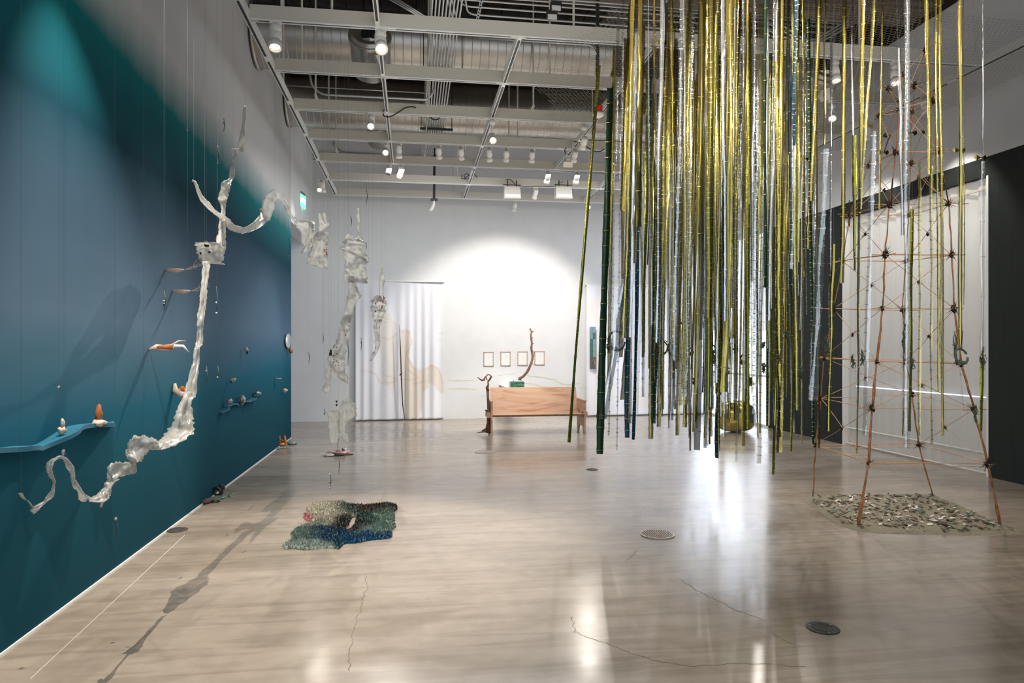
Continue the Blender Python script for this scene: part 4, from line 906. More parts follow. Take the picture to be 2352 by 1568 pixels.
film([(466, 600, 484, 600), (465, 618, 481, 622), (463, 650, 476, 650), (459, 680, 475, 680), (458, 700, 473, 700), (454, 725, 470, 724), (453, 745, 467, 745), (454, 762, 466, 760), (450, 790, 465, 788), (446, 805, 458, 800), (444, 830, 458, 830), (438, 850, 455, 850), (430, 880, 452, 880), (424, 905, 450, 908), (418, 915, 439, 922), (405, 945, 441, 946), (398, 963, 443, 966), (388, 985, 445, 990), (372, 1003, 432, 1004), (364, 1012, 402, 1022), (363, 1018, 382, 1029), (366, 1026, 370, 1033)], dep1, 4, s1, M_=9)
film([(360, 1009, 368, 1031), (340, 1003, 346, 1033), (325, 1001, 333, 1045), (303, 1006, 325, 1055), (292, 1030, 320, 1058), (290, 1045, 315, 1061), (298, 1060, 310, 1062)], dep1, 5, s1, M_=8)
film([(312, 1062, 314, 1082), (298, 1061, 304, 1087), (281, 1062, 284, 1092), (264, 1062, 272, 1095), (249, 1070, 262, 1099), (247, 1085, 262, 1105), (247, 1100, 274, 1100), (242, 1110, 259, 1112), (236, 1122, 254, 1130), (222, 1136, 251, 1142), (209, 1143, 238, 1152), (200, 1141, 205, 1152)], dep1, 6, s1)
film([(236, 1150, 240, 1151), (230, 1158, 236, 1158), (229, 1164, 234, 1165)], dep1, 16, s1, edge=False)
film([(206, 1141, 196, 1152), (201, 1140, 182, 1148), (190, 1130, 179, 1128), (176, 1107, 168, 1118), (171, 1100, 165, 1102), (171, 1079, 162, 1086), (159, 1058, 153, 1074), (152, 1052, 149, 1062), (140, 1047, 142, 1052), (128, 1050, 130, 1055), (110, 1061, 125, 1059), (107, 1076, 120, 1071), (112, 1092, 121, 1089), (122, 1104, 127, 1104), (121, 1115, 125, 1115), (117, 1127, 125, 1130), (107, 1140, 121, 1141), (101, 1150, 107, 1152), (79, 1163, 90, 1169), (69, 1173, 77, 1180)], dep1, 7, s1)
film([(73, 1165, 78, 1167), (62, 1150, 69, 1154), (51, 1145, 57, 1144), (41, 1132, 51, 1132)], dep1, 8, s1, edge=False)
film(T(3.92, 400, 240, [(165, 680, 170, 684), (200, 700, 188, 728), (225, 760, 205, 785), (260, 830, 232, 855), (320, 890, 268, 900), (380, 960, 332, 962), (470, 1010, 400, 1020), (540, 1080, 480, 1110), (630, 1105, 560, 1150), (700, 1070, 670, 1152), (760, 1010, 790, 1090), (780, 940, 870, 1020), (810, 860, 902, 920), (850, 800, 905, 880), (900, 760, 930, 855), (935, 775, 962, 860), (1012, 868, 990, 905), (1040, 920, 1005, 950), (1062, 990, 1046, 1002), (1110, 1030, 1086, 1072)]), lambda u, v: min(dep1(u, v), 8.2)*.985, 9, s1, M_=8)
film(T(3.92, 400, 240, [(1130, 1045, 1086, 1082), (1220, 1040, 1135, 1140), (1265, 1060, 1145, 1200), (1262, 1110, 1160, 1300), (1285, 1200, 1140, 1330), (1290, 1250, 1165, 1335)]), dep1, 10, s1, M_=9)
film(T(3.92, 400, 240, [(1290, 1145, 1395, 1150), (1240, 1215, 1385, 1200), (1240, 1290, 1382, 1290), (1205, 1370, 1378, 1370), (1195, 1430, 1388, 1440), (1290, 1455, 1380, 1485)]), lambda u, v: dep1(u, v)*.98, 11, s1, M_=9)
film(T(3.92, 400, 240, [(1295, 980, 1365, 970), (1305, 1050, 1372, 1050), (1308, 1080, 1398, 1080), (1300, 1140, 1345, 1135)]), dep1, 12, s1)
s2 = thing('film_sculpture', 'tall wrinkled translucent film sculpture hanging in rags before the back wall', 'sculpture', tuple(P(800, 700, 8.2)))
d2 = lambda u, v: 8.2
film(T(5.227, 640, 440, [(940, 195, 965, 195), (950, 250, 968, 250), (928, 290, 975, 330), (950, 350, 985, 355), (957, 380, 970, 380), (935, 430, 962, 425), (955, 480, 972, 480), (945, 540, 985, 530), (960, 575, 1010, 575)]), d2, 21, s2, M_=4)
film(T(5.227, 640, 440, [(812, 510, 830, 515), (790, 545, 950, 570), (765, 605, 1030, 600), (780, 650, 1020, 660), (742, 675, 1015, 720), (780, 720, 1080, 790), (790, 800, 1070, 830), (800, 860, 1055, 900), (790, 930, 1045, 960), (780, 1000, 1055, 1030), (765, 1080, 1050, 1105)]), d2, 22, s2, M_=10)
film(T(5.227, 640, 440, [(840, 1010, 900, 1010), (840, 1080, 930, 1110), (838, 1180, 990, 1240), (820, 1280, 955, 1300), (800, 1420, 905, 1380), (778, 1500, 880, 1480), (745, 1590, 860, 1570)]), d2, 23, s2)
film(T(3.92, 640, 700, [(585, 90, 660, 90), (555, 180, 645, 190), (548, 220, 638, 260), (535, 290, 632, 310), (500, 370, 610, 400), (450, 440, 590, 470), (450, 510, 590, 520), (475, 580, 600, 590), (480, 640, 620, 660), (570, 680, 625, 705)]), d2, 24, s2, M_=9)
film(T(3.92, 640, 700, [(415, 560, 470, 580), (420, 640, 468, 650), (425, 700, 465, 710), (400, 740, 470, 735), (395, 775, 470, 770), (432, 792, 450, 796)]), d2, 25, s2)
film(T(3.92, 640, 700, [(590, 850, 645, 850), (555, 890, 690, 900), (545, 960, 700, 980), (540, 1050, 640, 1040), (545, 1130, 615, 1120), (560, 1190, 632, 1190), (600, 1230, 636, 1235)]), d2, 26, s2, M_=8)
film(T(3.92, 640, 700, [(500, 945, 525, 940), (445, 960, 545, 965), (445, 1050, 540, 1050), (455, 1150, 540, 1150), (457, 1245, 535, 1245)]), d2, 27, s2, M_=7, crink=.008)
s3 = thing('film_sculpture', 'slender rust speckled translucent film sculpture before the stained curtain', 'sculpture', tuple(P(872, 700, 9.2)))
d3 = lambda u, v: 9.2
film(T(5.227, 640, 440, [(1232, 870, 1250, 870), (1240, 930, 1248, 930), (1215, 1000, 1265, 1000), (1213, 1080, 1268, 1050), (1215, 1150, 1260, 1140), (1205, 1230, 1262, 1230)]), d3, 31, s3, M_=4)
film(T(5.227, 640, 440, [(1190, 1230, 1215, 1235), (1115, 1285, 1290, 1320), (1120, 1340, 1288, 1360), (1115, 1400, 1285, 1420), (1125, 1480, 1270, 1470), (1140, 1560, 1230, 1550)]), d3, 32, s3, M_=7)
film(T(4.125, 780, 620, [(330, 470, 400, 465), (320, 540, 380, 540), (330, 600, 380, 610), (335, 700, 385, 690), (335, 760, 365, 760), (310, 790, 345, 800), (285, 860, 300, 860)]), d3, 33, s3)
# rust specks and dark seeds stuck to the film
def specks(parent, lst, m, nm):
    for (u, v, t, r) in lst: c0 = P(u, v, t-.08); MB().blob(c0, r, r, r*1.2, u, .3, 6, 4).build(nm, M[m], parent, True)
rg = random.Random(9)
specks(s3, [(868+rg.uniform(-8, 16), 680+rg.uniform(0, 60), 9.2, rg.uniform(.004, .012)) for _ in range(26)], 'rust', 'rust_speck')
specks(s1, [(748+rg.uniform(-4, 4), 560+rg.uniform(0, 40), 8.2, rg.uniform(.004, .01)) for _ in range(9)]+[(597+rg.uniform(-3, 3), 485+rg.uniform(-8, 10), 7.7, .008) for _ in range(5)], 'rust', 'rust_speck')
specks(s1, [(473, 559, 6.0, .022), (478, 563, 6.0, .012), (461, 581, 6.0, .009), (480, 579, 6.0, .007), (483, 579, 6.0, .006), (444, 419, 5.8, .014), (521, 425, 6.9, .007), (467, 717, 6.0, .008)], 'knot', 'dark_seed')
specks(s1, [(297+rg.uniform(-3, 14), 1072+rg.uniform(-8, 10), 4.45, .004) for _ in range(9)], 'leafgreen', 'green_speck')
specks(s2, [(770+rg.uniform(-6, 12), 800+rg.uniform(-8, 45), 8.1, .006) for _ in range(14)]+[(794, 769, 8.1, .008), (759, 812, 8.0, .02), (760, 806, 8.0, .014), (773, 922, 8.0, .012), (773, 930, 8.0, .012)], 'knot', 'dark_seed')
# hanging threads
def thr(u, v, t, par, nm='suspension_thread'):
    p = P(u, v, t); q = Vector((p.x, p.y, CZ-.01)); MB().tube([p, q], .0005, 4).build(nm, M['thread'], par)
for u, v in ((562, 245), (535, 345), (512, 425), (470, 560), (445, 415), (631, 435), (665, 480), (738, 490), (752, 535), (430, 900), (330, 1003), (150, 1050), (48, 1132), (262, 1064)): thr(u, v, dep1(u, v), s1)
for u, v in ((754, 1000), (760, 870), (775, 800), (743, 880), (822, 478), (800, 540), (846, 592), (768, 935), (792, 915)): thr(u, v, 8.2, s2)
for u, v in ((877, 607), (885, 690), (856, 690)): thr(u, v, 9.2, s3)
# thin dark stems with beads hanging in the air
def pendant(u, v0, v1, t, beads, label, m='darkthread', lean=0):
    a = P(u, v0, t); b_ = P(u+lean, v1, t); th = thing('bead_pendant', label, 'bead pendant', tuple(a), 'hanging stems with beads')
    MB().tube([a, a.lerp(b_, .5)+Vector((.01, 0, 0)), b_], [.003, .005, .002], 5).build('stem', M[m], th, True)
    MB().tube([a, (a.x, a.y, CZ-.01)], .0004, 4).build('hanging_thread', M['thread'], th)
    for f_ in beads: MB().blob(a.lerp(b_, f_), .009, .009, .011, u, .2, 7, 5).build('bead', M['bead'], th, True)
PD = [(514, 272, 302, 8.0, (.35, .95), 'tiny two-bead stem beside the top of the large film'), (500, 336, 378, 7.2, (.02, .75, .9), 'white beaded stem on the teal band'), (430, 290, 300, 6.5, (.8,), 'single pale bead high on the mural'),
      (377, 667, 712, 5.2, (.55, .7), 'short stem with pale green beads near the fibre tufts'), (497, 657, 720, 6.6, (.6, .98), 'curved stem with two white beads behind the film'), (474, 840, 880, 6.2, (.3,), 'dark stem splitting into fine twigs'),
      (145, 1035, 1052, 3.5, (.1, .5, .95), 'stack of three dark beads on the film loop'), (266, 1190, 1235, 4.4, (.02,), 'pale drip under a black bead low on the mural'), (663, 547, 588, 9.5, (.6, .98), 'dark stem by the mural end'), (842, 432, 470, 9.5, (.1,), 'dark hair thin stem below the last tracks'),
      (806, 495, 520, 9, (.2,), 'faint stem above the tall rag film'), (840, 555, 575, 9, (), 'forked dark stem beside the tall rag film'), (709, 808, 835, 9, (), 'faint grey stem in the corridor opening'), (741, 765, 790, 9, (), 'faint stem beside the tall rag film lower down'),
      (829, 775, 805, 9, (.4,), 'black stem on the stained curtain'), (799, 780, 840, 8.6, (), 'wavy stem hugging the rag film'), (745, 938, 955, 8.6, (.7,), 'short stem with a bead below the rag film'), (775, 985, 1030, 8.4, (.02,), 'dark stem ending above the pink heap'),
      (758, 1085, 1122, 7.4, (.1, .6, .95), 'thin beaded stem over the bare floor'), (778, 1052, 1085, 8.0, (), 'thin dark stem under the pink heap'), (500, 840, 870, 5.8, (.9,), 'white dot stem under the film bend'), (135, 885, 895, 4.2, (.5,), 'lone pale bead on the mural')]
for a in PD: pendant(*a)
# curtain twig
# ------------------------------------------------------------------ stained curtains on the back wall
def seg_d(p, a, b):
    ax, ay = a; bx, by = b; px, py = p; dx_, dy_ = bx-ax, by-ay; L = dx_*dx_+dy_*dy_
    s_ = max(0, min(1, ((px-ax)*dx_+(py-ay)*dy_)/L)) if L else 0; return math.hypot(px-ax-dx_*s_, py-ay-dy_*s_)
def poly_in(p, poly):
    c = False; j = len(poly)-1
    for i in range(len(poly)):
        if (poly[i][1] > p[1]) != (poly[j][1] > p[1]) and p[0] < (poly[j][0]-poly[i][0])*(p[1]-poly[i][1])/(poly[j][1]-poly[i][1])+poly[i][0]: c = not c
        j = i
    return c
Zc = lambda L: [(x/4.125+780, y/4.125+620) for x, y in L]
stain_poly = Zc([(580, 575), (640, 570), (670, 590), (690, 650), (665, 750), (650, 810), (680, 880), (710, 935), (800, 935), (880, 905), (930, 925), (965, 1000), (975, 1070), (1010, 1080), (1010, 1160), (960, 1180), (930, 1130), (860, 1060), (800, 1150), (790, 1250), (760, 1400), (610, 1415), (590, 1100), (575, 800)])
stain2 = Zc([(380, 420), (460, 420), (540, 500), (550, 1000), (500, 1200), (400, 1000), (380, 700)])
lines = [Zc([(580, 575), (640, 570), (675, 595)]), Zc([(660, 740), (635, 790), (650, 840), (690, 920), (740, 940), (820, 930), (880, 905), (930, 925), (960, 990), (975, 1075)]), Zc([(200, 960), (270, 955), (340, 985), (380, 1060), (430, 1075), (500, 1065), (520, 1020), (440, 1000)]),
         Zc([(590, 1035), (700, 1040), (760, 1020)]), Zc([(650, 950), (720, 1000)]), Zc([(690, 1080), (830, 1050)]), Zc([(400, 640), (480, 660), (540, 600)]), Zc([(930, 600), (1010, 600)]), Zc([(930, 670), (1010, 670)])]
def curtain(name, u0, u1, vt, label, stains, sag=.0, amp=.045, split=None):
    pl, pr = BW(u0, 900, .12), BW(u1, 900, .12); zt = 1.85+17.7*(797-vt)/F; nx_, nz_ = 150, 90
    vs = []; cs = []
    rg = random.Random(u0); off = [rg.uniform(0, 6) for _ in range(4)]
    for j in range(nz_+1):
        zf = j/nz_; z = .02+(zt-.02)*zf; am = amp*(1-zf)**.7*1.0+.004
        for i in range(nx_+1):
            s_ = i/nx_; x = pl.x+(pr.x-pl.x)*s_; y = pl.y+(pr.y-pl.y)*s_
            f_ = math.sin(s_*55+off[0]+math.sin(s_*9)*2)+.5*math.sin(s_*23+off[1])+.6*noise.noise(Vector((s_*12, z*.6, off[2])))
            gap = 0
            if split is not None:
                gs = split+.012*(1-zf)
                if s_ > gs and s_ < gs+.075 and z < 2.0: gap = .05*min(1, (2.0-z))
            p = Vector((x, y-.0-am*f_*.6+gap, z)); vs.append(p)
            # colour: stains on the cloth, kept in wall coordinates
            q = p-Vector((0, 0, H)); fy = q.x*S+q.y*C; u = 1176+(q.x*C-q.y*S)/fy*F; v = 797-q.z/fy*F
            col = Vector((.80, .81, .86))
            if stains:
                nn = noise.noise(Vector((u*.05, v*.05, 1)))*6
                if poly_in((u+nn, v+nn), stain_poly): col = col.lerp(Vector((.74, .62, .48)), .62)
                elif poly_in((u+nn, v), stain2): col = col.lerp(Vector((.74, .64, .5)), .38)
                for L in lines:
                    d = min(seg_d((u+nn*.4, v+nn*.4), L[k], L[k+1]) for k in range(len(L)-1))
                    if d < 3: col = col.lerp(Vector((.62, .42, .26)), .42*(1-d/3))
            else:
                nn = noise.noise(Vector((u*.02, v*.012, 4)))
                if nn > .18: col = col.lerp(Vector((.78, .68, .55)), min(.5, (nn-.18)*1.6))
            cs.append(col)
    mb = MB(); W = nx_+1; mb.add(vs, [(j*W+i, j*W+i+1, (j+1)*W+i+1, (j+1)*W+i) for j in range(nz_) for i in range(nx_)]); mb.c = cs
    t = thing(name, label, 'curtain', (pl.x, pl.y, 0)); o = mb.build('cloth', M['stained'], t, True); o.modifiers.new('thick', 'SOLIDIFY').thickness = .003
    MB().box(pl.x-.02, pr.x+.02, min(pl.y, pr.y)+.02, max(pl.y, pr.y)+.05, zt-.03, zt+.01).build('rail', M['white_paint'], t)
    return t
cu1 = curtain('stained_curtain', 816, 1019, 645, 'long white curtain with tea coloured stains, parted at a dark slit', True, split=.48)
a = BW(917, 745, .3); mb = MB().tube([a, BW(920, 800, .3), BW(922, 870, .3), BW(925, 930, .3), BW(929, 962, .3)], [.003, .012, .016, .014, .008], 6); mb.build('curtain_pole', M['darkleaf'], cu1, True)
MB().tube([BW(918, 862, .32), BW(923, 856, .32)], .014, 6).build('tie', M['knot'], cu1)
curtain('stained_curtain', 1347, 1622, 645, 'second white curtain with faint stains behind the hanging strips', False)
# faint ochre lines on the wall itself
bwo = bpy.data.objects['wall_back']; M['ochre'] = mat('faint_ochre_wash', (.66, .60, .47), .85)
def wall_line(pts, wd):
    q = [BW(u, v, .004) for u, v in pts]; out = []
    for i in range(len(q)-1):
        for k in range(6): p = q[i].lerp(q[i+1], k/6); p.z += .025*noise.noise(Vector((p.x*6, i, 0))); out.append(p)
    out.append(q[-1]); vs = []
    for i, p in enumerate(out): w_ = wd*(.5+abs(noise.noise(Vector((p.x*9, 3, 1))))*1.6); vs += [p-Vector((0, 0, w_)), p+Vector((0, 0, w_))]
    m_ = MB(); m_.add(vs, [(2*i, 2*i+2, 2*i+3, 2*i+1) for i in range(len(out)-1)]); m_.build('stain_line', M['ochre'], bwo)
Z5 = lambda L: [(x/5.226+1060, y/5.226+720) for x, y in L]
wall_line(Z5([(-160, 805), (0, 805), (150, 800)]), .012); wall_line(Z5([(-160, 905), (0, 900), (180, 905)]), .012); wall_line(Z5([(350, 895), (450, 885), (540, 860), (570, 840)]), .01)
wall_line(Z5([(430, 745), (540, 730), (640, 720)]), .009); wall_line(Z5([(770, 735), (900, 755), (1010, 775), (1100, 790), (1200, 840), (1320, 855), (1420, 835)]), .014); wall_line(Z5([(750, 835), (840, 840), (900, 860), (1040, 885)]), .01)
wall_line(Z5([(1420, 900), (1500, 880), (1560, 820)]), .014); wall_line(Z5([(230, 1000), (260, 980), (290, 1010), (280, 1050)]), .008)
# ------------------------------------------------------------------ framed drawings, glass panel
for k, u in enumerate((1122, 1161, 1200, 1239)):
    v0, v1 = 808-k*.6, 841-k*1.0; a = BW(u-11.3, v1, .0); b_ = BW(u+11.3, v0, .0); y1 = max(a.y, b_.y)-.0; y0 = y1-.035
    t = thing('framed_drawing', ['thin wood framed drawing first from the stained curtain', 'thin wood framed drawing second from the stained curtain', 'framed drawing partly behind the brown branch, on its curtain side', 'framed drawing just past the tall brown branch'][k], 'picture', ((a.x+b_.x)/2, y1, (a.z+b_.z)/2), 'small framed drawings')
    w_ = .018
    for (x0_, x1_, z0_, z1_) in ((a.x, b_.x, b_.z-w_, b_.z), (a.x, b_.x, a.z, a.z+w_), (a.x, a.x+w_, a.z, b_.z), (b_.x-w_, b_.x, a.z, b_.z)):
        MB().box(x0_, x1_, y0, y1, z0_, z1_).build('frame_side', M['framewood'], t)
    MB().box(a.x+w_*.5, b_.x-w_*.5, y0+.015, y1-.003, a.z+w_*.5, b_.z-w_*.5).build('paper', M['matting'], t)
    cx_ = (a.x+b_.x)/2; cz_ = b_.z-(b_.z-a.z)*.37
    M.setdefault('pencil', mat('grey_pencil_mark', (.45, .45, .46), .8)); mb = MB()
    for r_ in range(3): mb.tube([(cx_-.02+r_*.004, y0+.012, cz_+.015-r_*.014), (cx_, y0+.012, cz_+.02-r_*.016), (cx_+.018, y0+.012, cz_+.01-r_*.013)], .0022, 4)
    mb.build('pencil_drawing', M['pencil'], t)
a = BW(1355.5, 847, .22); b_ = BW(1368, 751, .22)
t = thing('glass_panel', 'tall narrow blue green stained glass panel beside the second curtain', 'glass panel', tuple(a))
n_ = 7; rg = random.Random(2)
cols = [('pane_teal', (.07, .17, .15)), ('pane_blue', (.22, .32, .45)), ('pane_grey', (.13, .11, .12)), ('pane_mint', (.2, .34, .3))]
PM = [mat(c[0], c[1], .2) for c in cols]
for i in range(2):
    for j in range(n_):
        x0_ = a.x+(b_.x-a.x)*i/2; x1_ = a.x+(b_.x-a.x)*(i+1)/2; z0_ = a.z+(b_.z-a.z)*j/n_; z1_ = a.z+(b_.z-a.z)*(j+1)/n_
        MB().box(x0_+.003, x1_-.003, a.y, a.y+.01, z0_+.003, z1_-.003).build('pane', PM[2] if j < 2 else PM[rg.choice([0, 1, 3, 0])], t)
MB().box(a.x-.004, b_.x+.004, a.y+.008, a.y+.02, a.z-.004, b_.z+.004).build('lead_backing', M['bracket'], t)
MB().tube([P(1357, 835, 17.4), P(1361, 818, 17.4), P(1367, 836, 17.4)], .004, 4).build('yellow_line', M['gold'], t)
# ------------------------------------------------------------------ bench
bn = thing('wooden_bench', 'blonde plywood pew bench with high back and tenoned sides facing the room', 'bench', (2.63, 14.8, 0))
bx0, bx1, by0, by1 = 1.66, 3.62, 14.42, 15.08
MB().box(bx0, bx1, by0+.02, by1-.1, .40, .43).build('seat', M['ply'], bn); MB().box(bx0, bx1, by0+.015, by0+.02, .395, .43).build('seat_edge', M['plyedge'], bn)
mb = MB(); mb.prism([(bx0+.02, by1-.12, .42), (bx0+.02, by1-.10, .42), (bx0+.02, by1+.06, .97), (bx0+.02, by1+.04, .97)], (bx1-bx0-.04, 0, 0)); mb.build('backrest', M['ply'], bn)
for k, x in enumerate((bx0-.03, bx1)):
    mb = MB(); pr = [(x, by0, 0), (x, by0+.14, 0), (x, by0+.16, .1), (x, by0+.2, .16), (x, by1-.18, .16), (x, by1-.12, .1), (x, by1-.08, 0), (x, by1+.02, 0), (x, by1+.04, .7), (x, by0+.01, .70)]
    mb.prism(pr, (.03, 0, 0)); mb.build('side_panel', M['ply'], bn)
    MB().box(x-.012, x+.042, by0-.01, by1+.03, .70, .725).build('armrest', M['ply'], bn)
    for y in (by0+.14, by1-.2): MB().box(x-(.07 if k == 0 else 0), x+(.10 if k else 0), y, y+.07, .36, .47).build('tenon', M['ply'], bn)
mb = MB().box(bx0+.03, bx1-.03, by1-.25, by1-.22, .35, .40); mb.build('stretcher', M['plyedge'], bn)
# driftwood figure beside the bench
dw = thing('driftwood', 'gnarled driftwood trunk with a looping top standing against the bench side', 'driftwood', tuple(FL(1120, 990)))
Y = 14.45/C
def zp(x, y): return P(x/5.226+1060, y/5.226+720, 14.75)
MB().tube([zp(320, 1430), zp(322, 1300), zp(325, 1150), zp(318, 1020), zp(315, 930)], [.05, .035, .03, .026, .03], 8).build('trunk', M['branch'], dw, True)
MB().tube([zp(318, 930), zp(308, 890), zp(322, 850), zp(318, 820), zp(345, 780), zp(358, 755), zp(340, 735), zp(315, 732), zp(292, 755), zp(300, 785), zp(322, 805)], [.03, .035, .018, .016, .022, .02, .013, .012, .013, .01, .006], 8).build('loop', M['branch'], dw, True)
MB().tube([zp(285, 755), zp(272, 795), zp(240, 800), zp(215, 780), zp(193, 765)], [.012, .026, .02, .012, .008], 7).build('twig', M['branch'], dw, True)
for q in ([(320, 1400), (290, 1412), (240, 1420), (182, 1432)], [(310, 1330), (300, 1380), (260, 1400), (240, 1405)], [(330, 1390), (345, 1420), (335, 1440)]):
    MB().tube([zp(*p) for p in q], [.03, .025, .014, .006][:len(q)], 6).build('root', M['branch'], dw, True)
MB().tube([zp(280, 1155), zp(305, 1165), zp(330, 1185), zp(365, 1195)], [.01, .02, .022, .012], 6).build('twig', M['knot'], dw, True)
# marble block with tall branch, on a wall bracket
t = thing('marble_block', 'small green veined marble block behind the bench top', 'stone block', tuple(P(1188, 884, 16.4)))
gb = P(1171.5, 892, 16.4); gt = P(1203.5, 876, 16.4)
MB().box(gb.x, gt.x, gb.y-.1, gb.y+.12, gb.z, gt.z).build('block', M['marble'], t); MB().box(gb.x-.01, gt.x+.01, gb.y-.08, gb.y+.1, .0, gb.z).build('plinth', M['white_paint'], t) if False else None
MB().box(gb.x-.03, gt.x+.03, gb.y-.12, bwy(gb.x)-.012, gb.z-.03, gb.z).build('wall_bracket', M['white_paint'], t)
br = thing('tall_branch', 'tall knobbly brown branch curving up from the green marble block', 'branch', tuple(P(1195, 876, 16.4)))
def zb(x, y): return P(x/5.226+1060, y/5.226+720, 16.4)
pp = [(700, 800), (705, 775), (740, 755), (780, 710), (805, 670), (830, 610), (848, 560), (855, 510), (845, 460), (838, 410), (845, 360), (838, 300), (832, 260), (843, 220), (820, 175)]
MB().tube([zb(*p) for p in pp], [.045, .035, .03, .03, .034, .027, .026, .028, .024, .027, .022, .026, .02, .02, .017], 9).build('stem', M['branch'], br, True)
rg = random.Random(4)
for i in range(1, 14):
    c0 = zb(*pp[i]); s_ = rg.choice([-1, 1]); MB().tube([c0, c0+Vector((s_*rg.uniform(.03, .06), -.01, rg.uniform(0, .03)))], [.018, .006], 6).build('stub', M['branch'], br, True)
MB().tube([zb(850, 480), zb(875, 465), zb(872, 490)], [.012, .012, .008], 6).build('stub', M['branch'], br, True)
MB().tube([zb(625, 815), zb(627, 800)], [.012, .006], 6).build('stub', M['branch'], br, True)
# ------------------------------------------------------------------ sheer curtain and glowing sill line at the side room
sheer = thing('sheer_curtain', 'sheer white curtain panel set between the black wall sections', 'curtain', (RWX+.1, 10.5, 0))
ny_, nz_ = 90, 8; vs = []
for j in range(nz_+1):
    for i in range(ny_+1):
        y = ycu0+.02+(ycu1-ycu0-.04)*i/ny_; z = .03+4.27*j/nz_; vs.append((RWX+.10+.018*math.sin(y*26+math.sin(y*5))+.008*math.sin(y*61), y, z))
mb = MB(); mb.add(vs, [(j*(ny_+1)+i, j*(ny_+1)+i+1, (j+1)*(ny_+1)+i+1, (j+1)*(ny_+1)+i) for j in range(nz_) for i in range(ny_)]); mb.build('cloth', M['sheer'], sheer, True)
MB().box(RWX+.05, RWX+.075, ycu0, ycu1, .32, .335).build('hem_bar', M['white_paint'], sheer); MB().box(RWX+.05, RWX+.075, ycu0, ycu1, .03, .045).build('hem_bar', M['white_paint'], sheer)
MB().box(RWX+.04, RWX+.07, ycu0, ycu1, 4.12, 4.15).build('top_rail', M['cream'], sheer)
o = MB().box(RWX+.03, RWX+.045, ycu0, ycu1-.35, 1.12, 1.135).build('light_line', M['led']); tag(o, 'thin cool white light line across the sheer curtain', 'light strip')  # bright sill line, given a glow of its own
struct(MB().box(RWX-.005, RWX+.13, ycu0-.015, ycu0+.02, 0, 4.3), 'trim_4', M['white_paint']); struct(MB().box(RWX-.005, RWX+.13, ycu1-.02, ycu1+.015, 0, 4.3), 'trim_5', M['white_paint'])
# ------------------------------------------------------------------ rug
ro = [(650, 1255), (668, 1245), (672, 1237), (668, 1228), (685, 1215), (705, 1207), (722, 1203), (716, 1199), (704, 1196), (697, 1187), (695, 1183), (704, 1183), (705, 1172), (718, 1160), (745, 1156), (785, 1154), (800, 1160), (835, 1163), (870, 1160), (890, 1157), (911, 1162), (912, 1170), (903, 1177), (908, 1192), (903, 1200), (909, 1210), (900, 1217), (900, 1232), (893, 1237), (850, 1241), (822, 1247), (790, 1249), (778, 1261), (750, 1259), (700, 1263), (675, 1260), (655, 1261)]
hole = [(815, 1187), (819, 1195), (814, 1208), (805, 1218), (796, 1222), (793, 1217), (800, 1208), (806, 1193), (811, 1188)]
rp = [(u, v) for u, v in ro]
def rug_col(u, v):
    n = noise.noise(Vector((u*.035, v*.09, 2)))*14; n2 = noise.noise(Vector((u*.3, v*.6, 5))); u2, v2 = u+n, v+n*.5
    def g(cu_, cv_, su, sv): return math.exp(-(((u2-cu_)/su)**2+((v2-cv_)/sv)**2))
    L = [(g(738, 1178, 46, 24)*1.9, (.72, .66, .52)), (g(705, 1190, 12, 12)*1.6, (.62, .13, .16)), (g(790, 1170, 38, 12), (.015, .075, .075)), (g(850, 1170, 50, 10)*1.5, (.05, .025, .02)), (g(798, 1205, 44, 15)*1.7, (.03, .016, .014)),
         (g(840, 1195, 30, 12), (.02, .08, .06)), (g(880, 1195, 26, 24)*1.1, (.20, .30, .25)), (g(700, 1230, 40, 14), (.22, .32, .27)), (g(690, 1256, 50, 9)*1.4, (.48, .58, .52)), (g(745, 1230, 46, 14)*1.2, (.01, .07, .17)), (g(840, 1238, 70, 9)*1.4, (.01, .09, .22)), (g(860, 1218, 40, 10), (.24, .36, .32)), (g(790, 1253, 20, 8), (.02, .10, .14)), (g(745, 1203, 30, 9)*.8, (.35, .42, .35))]
    w_ = sum(a[0]**2 for a in L)+1e-6; c = Vector((0, 0, 0))
    for a, q in L: c += Vector(q)*(a*a/w_)
    if n2 > .22: c = c.lerp(Vector((.45, .55, .48)), .5)
    if n2 < -.25: c = c.lerp(Vector((.015, .03, .03)), .5)
    return c*.85
rug = thing('tufted_rug', 'irregular shaggy rug in cream, petrol blue and brown with a slit hole', 'rug', tuple(FL(790, 1210)))
mb = MB(); cs = []; tf = MB(); tcs = []; rg = random.Random(8); step = 3.0
grid = {}
def inr(u, v): return poly_in((u, v), rp) and not poly_in((u, v), hole)
vv = 1152.0
iy = 0
while vv < 1266:
    ix = 0; uu = 646.0
    while uu < 916:
        if inr(uu+1.5, vv+.75):
            for (du, dv) in ((0, 0), (3, 0), (3, 1.5), (0, 1.5)):
                k_ = (ix+(1 if du else 0), iy+(1 if dv else 0))
                if k_ not in grid: p = FL(uu+du, vv+dv); grid[k_] = len(mb.v); mb.v.append((p.x, p.y, .022+.006*noise.noise(p*9))); cs.append(rug_col(uu+du, vv+dv))
            mb.f.append((grid[(ix, iy+1)], grid[(ix+1, iy+1)], grid[(ix+1, iy)], grid[(ix, iy)])); mb.m.append(0)
        ix += 1; uu += 3
    iy += 1; vv += 1.5
mb.c = cs; o = mb.build('rug_base', M['rug'], rug); o.modifiers.new('thick', 'SOLIDIFY').thickness = .02
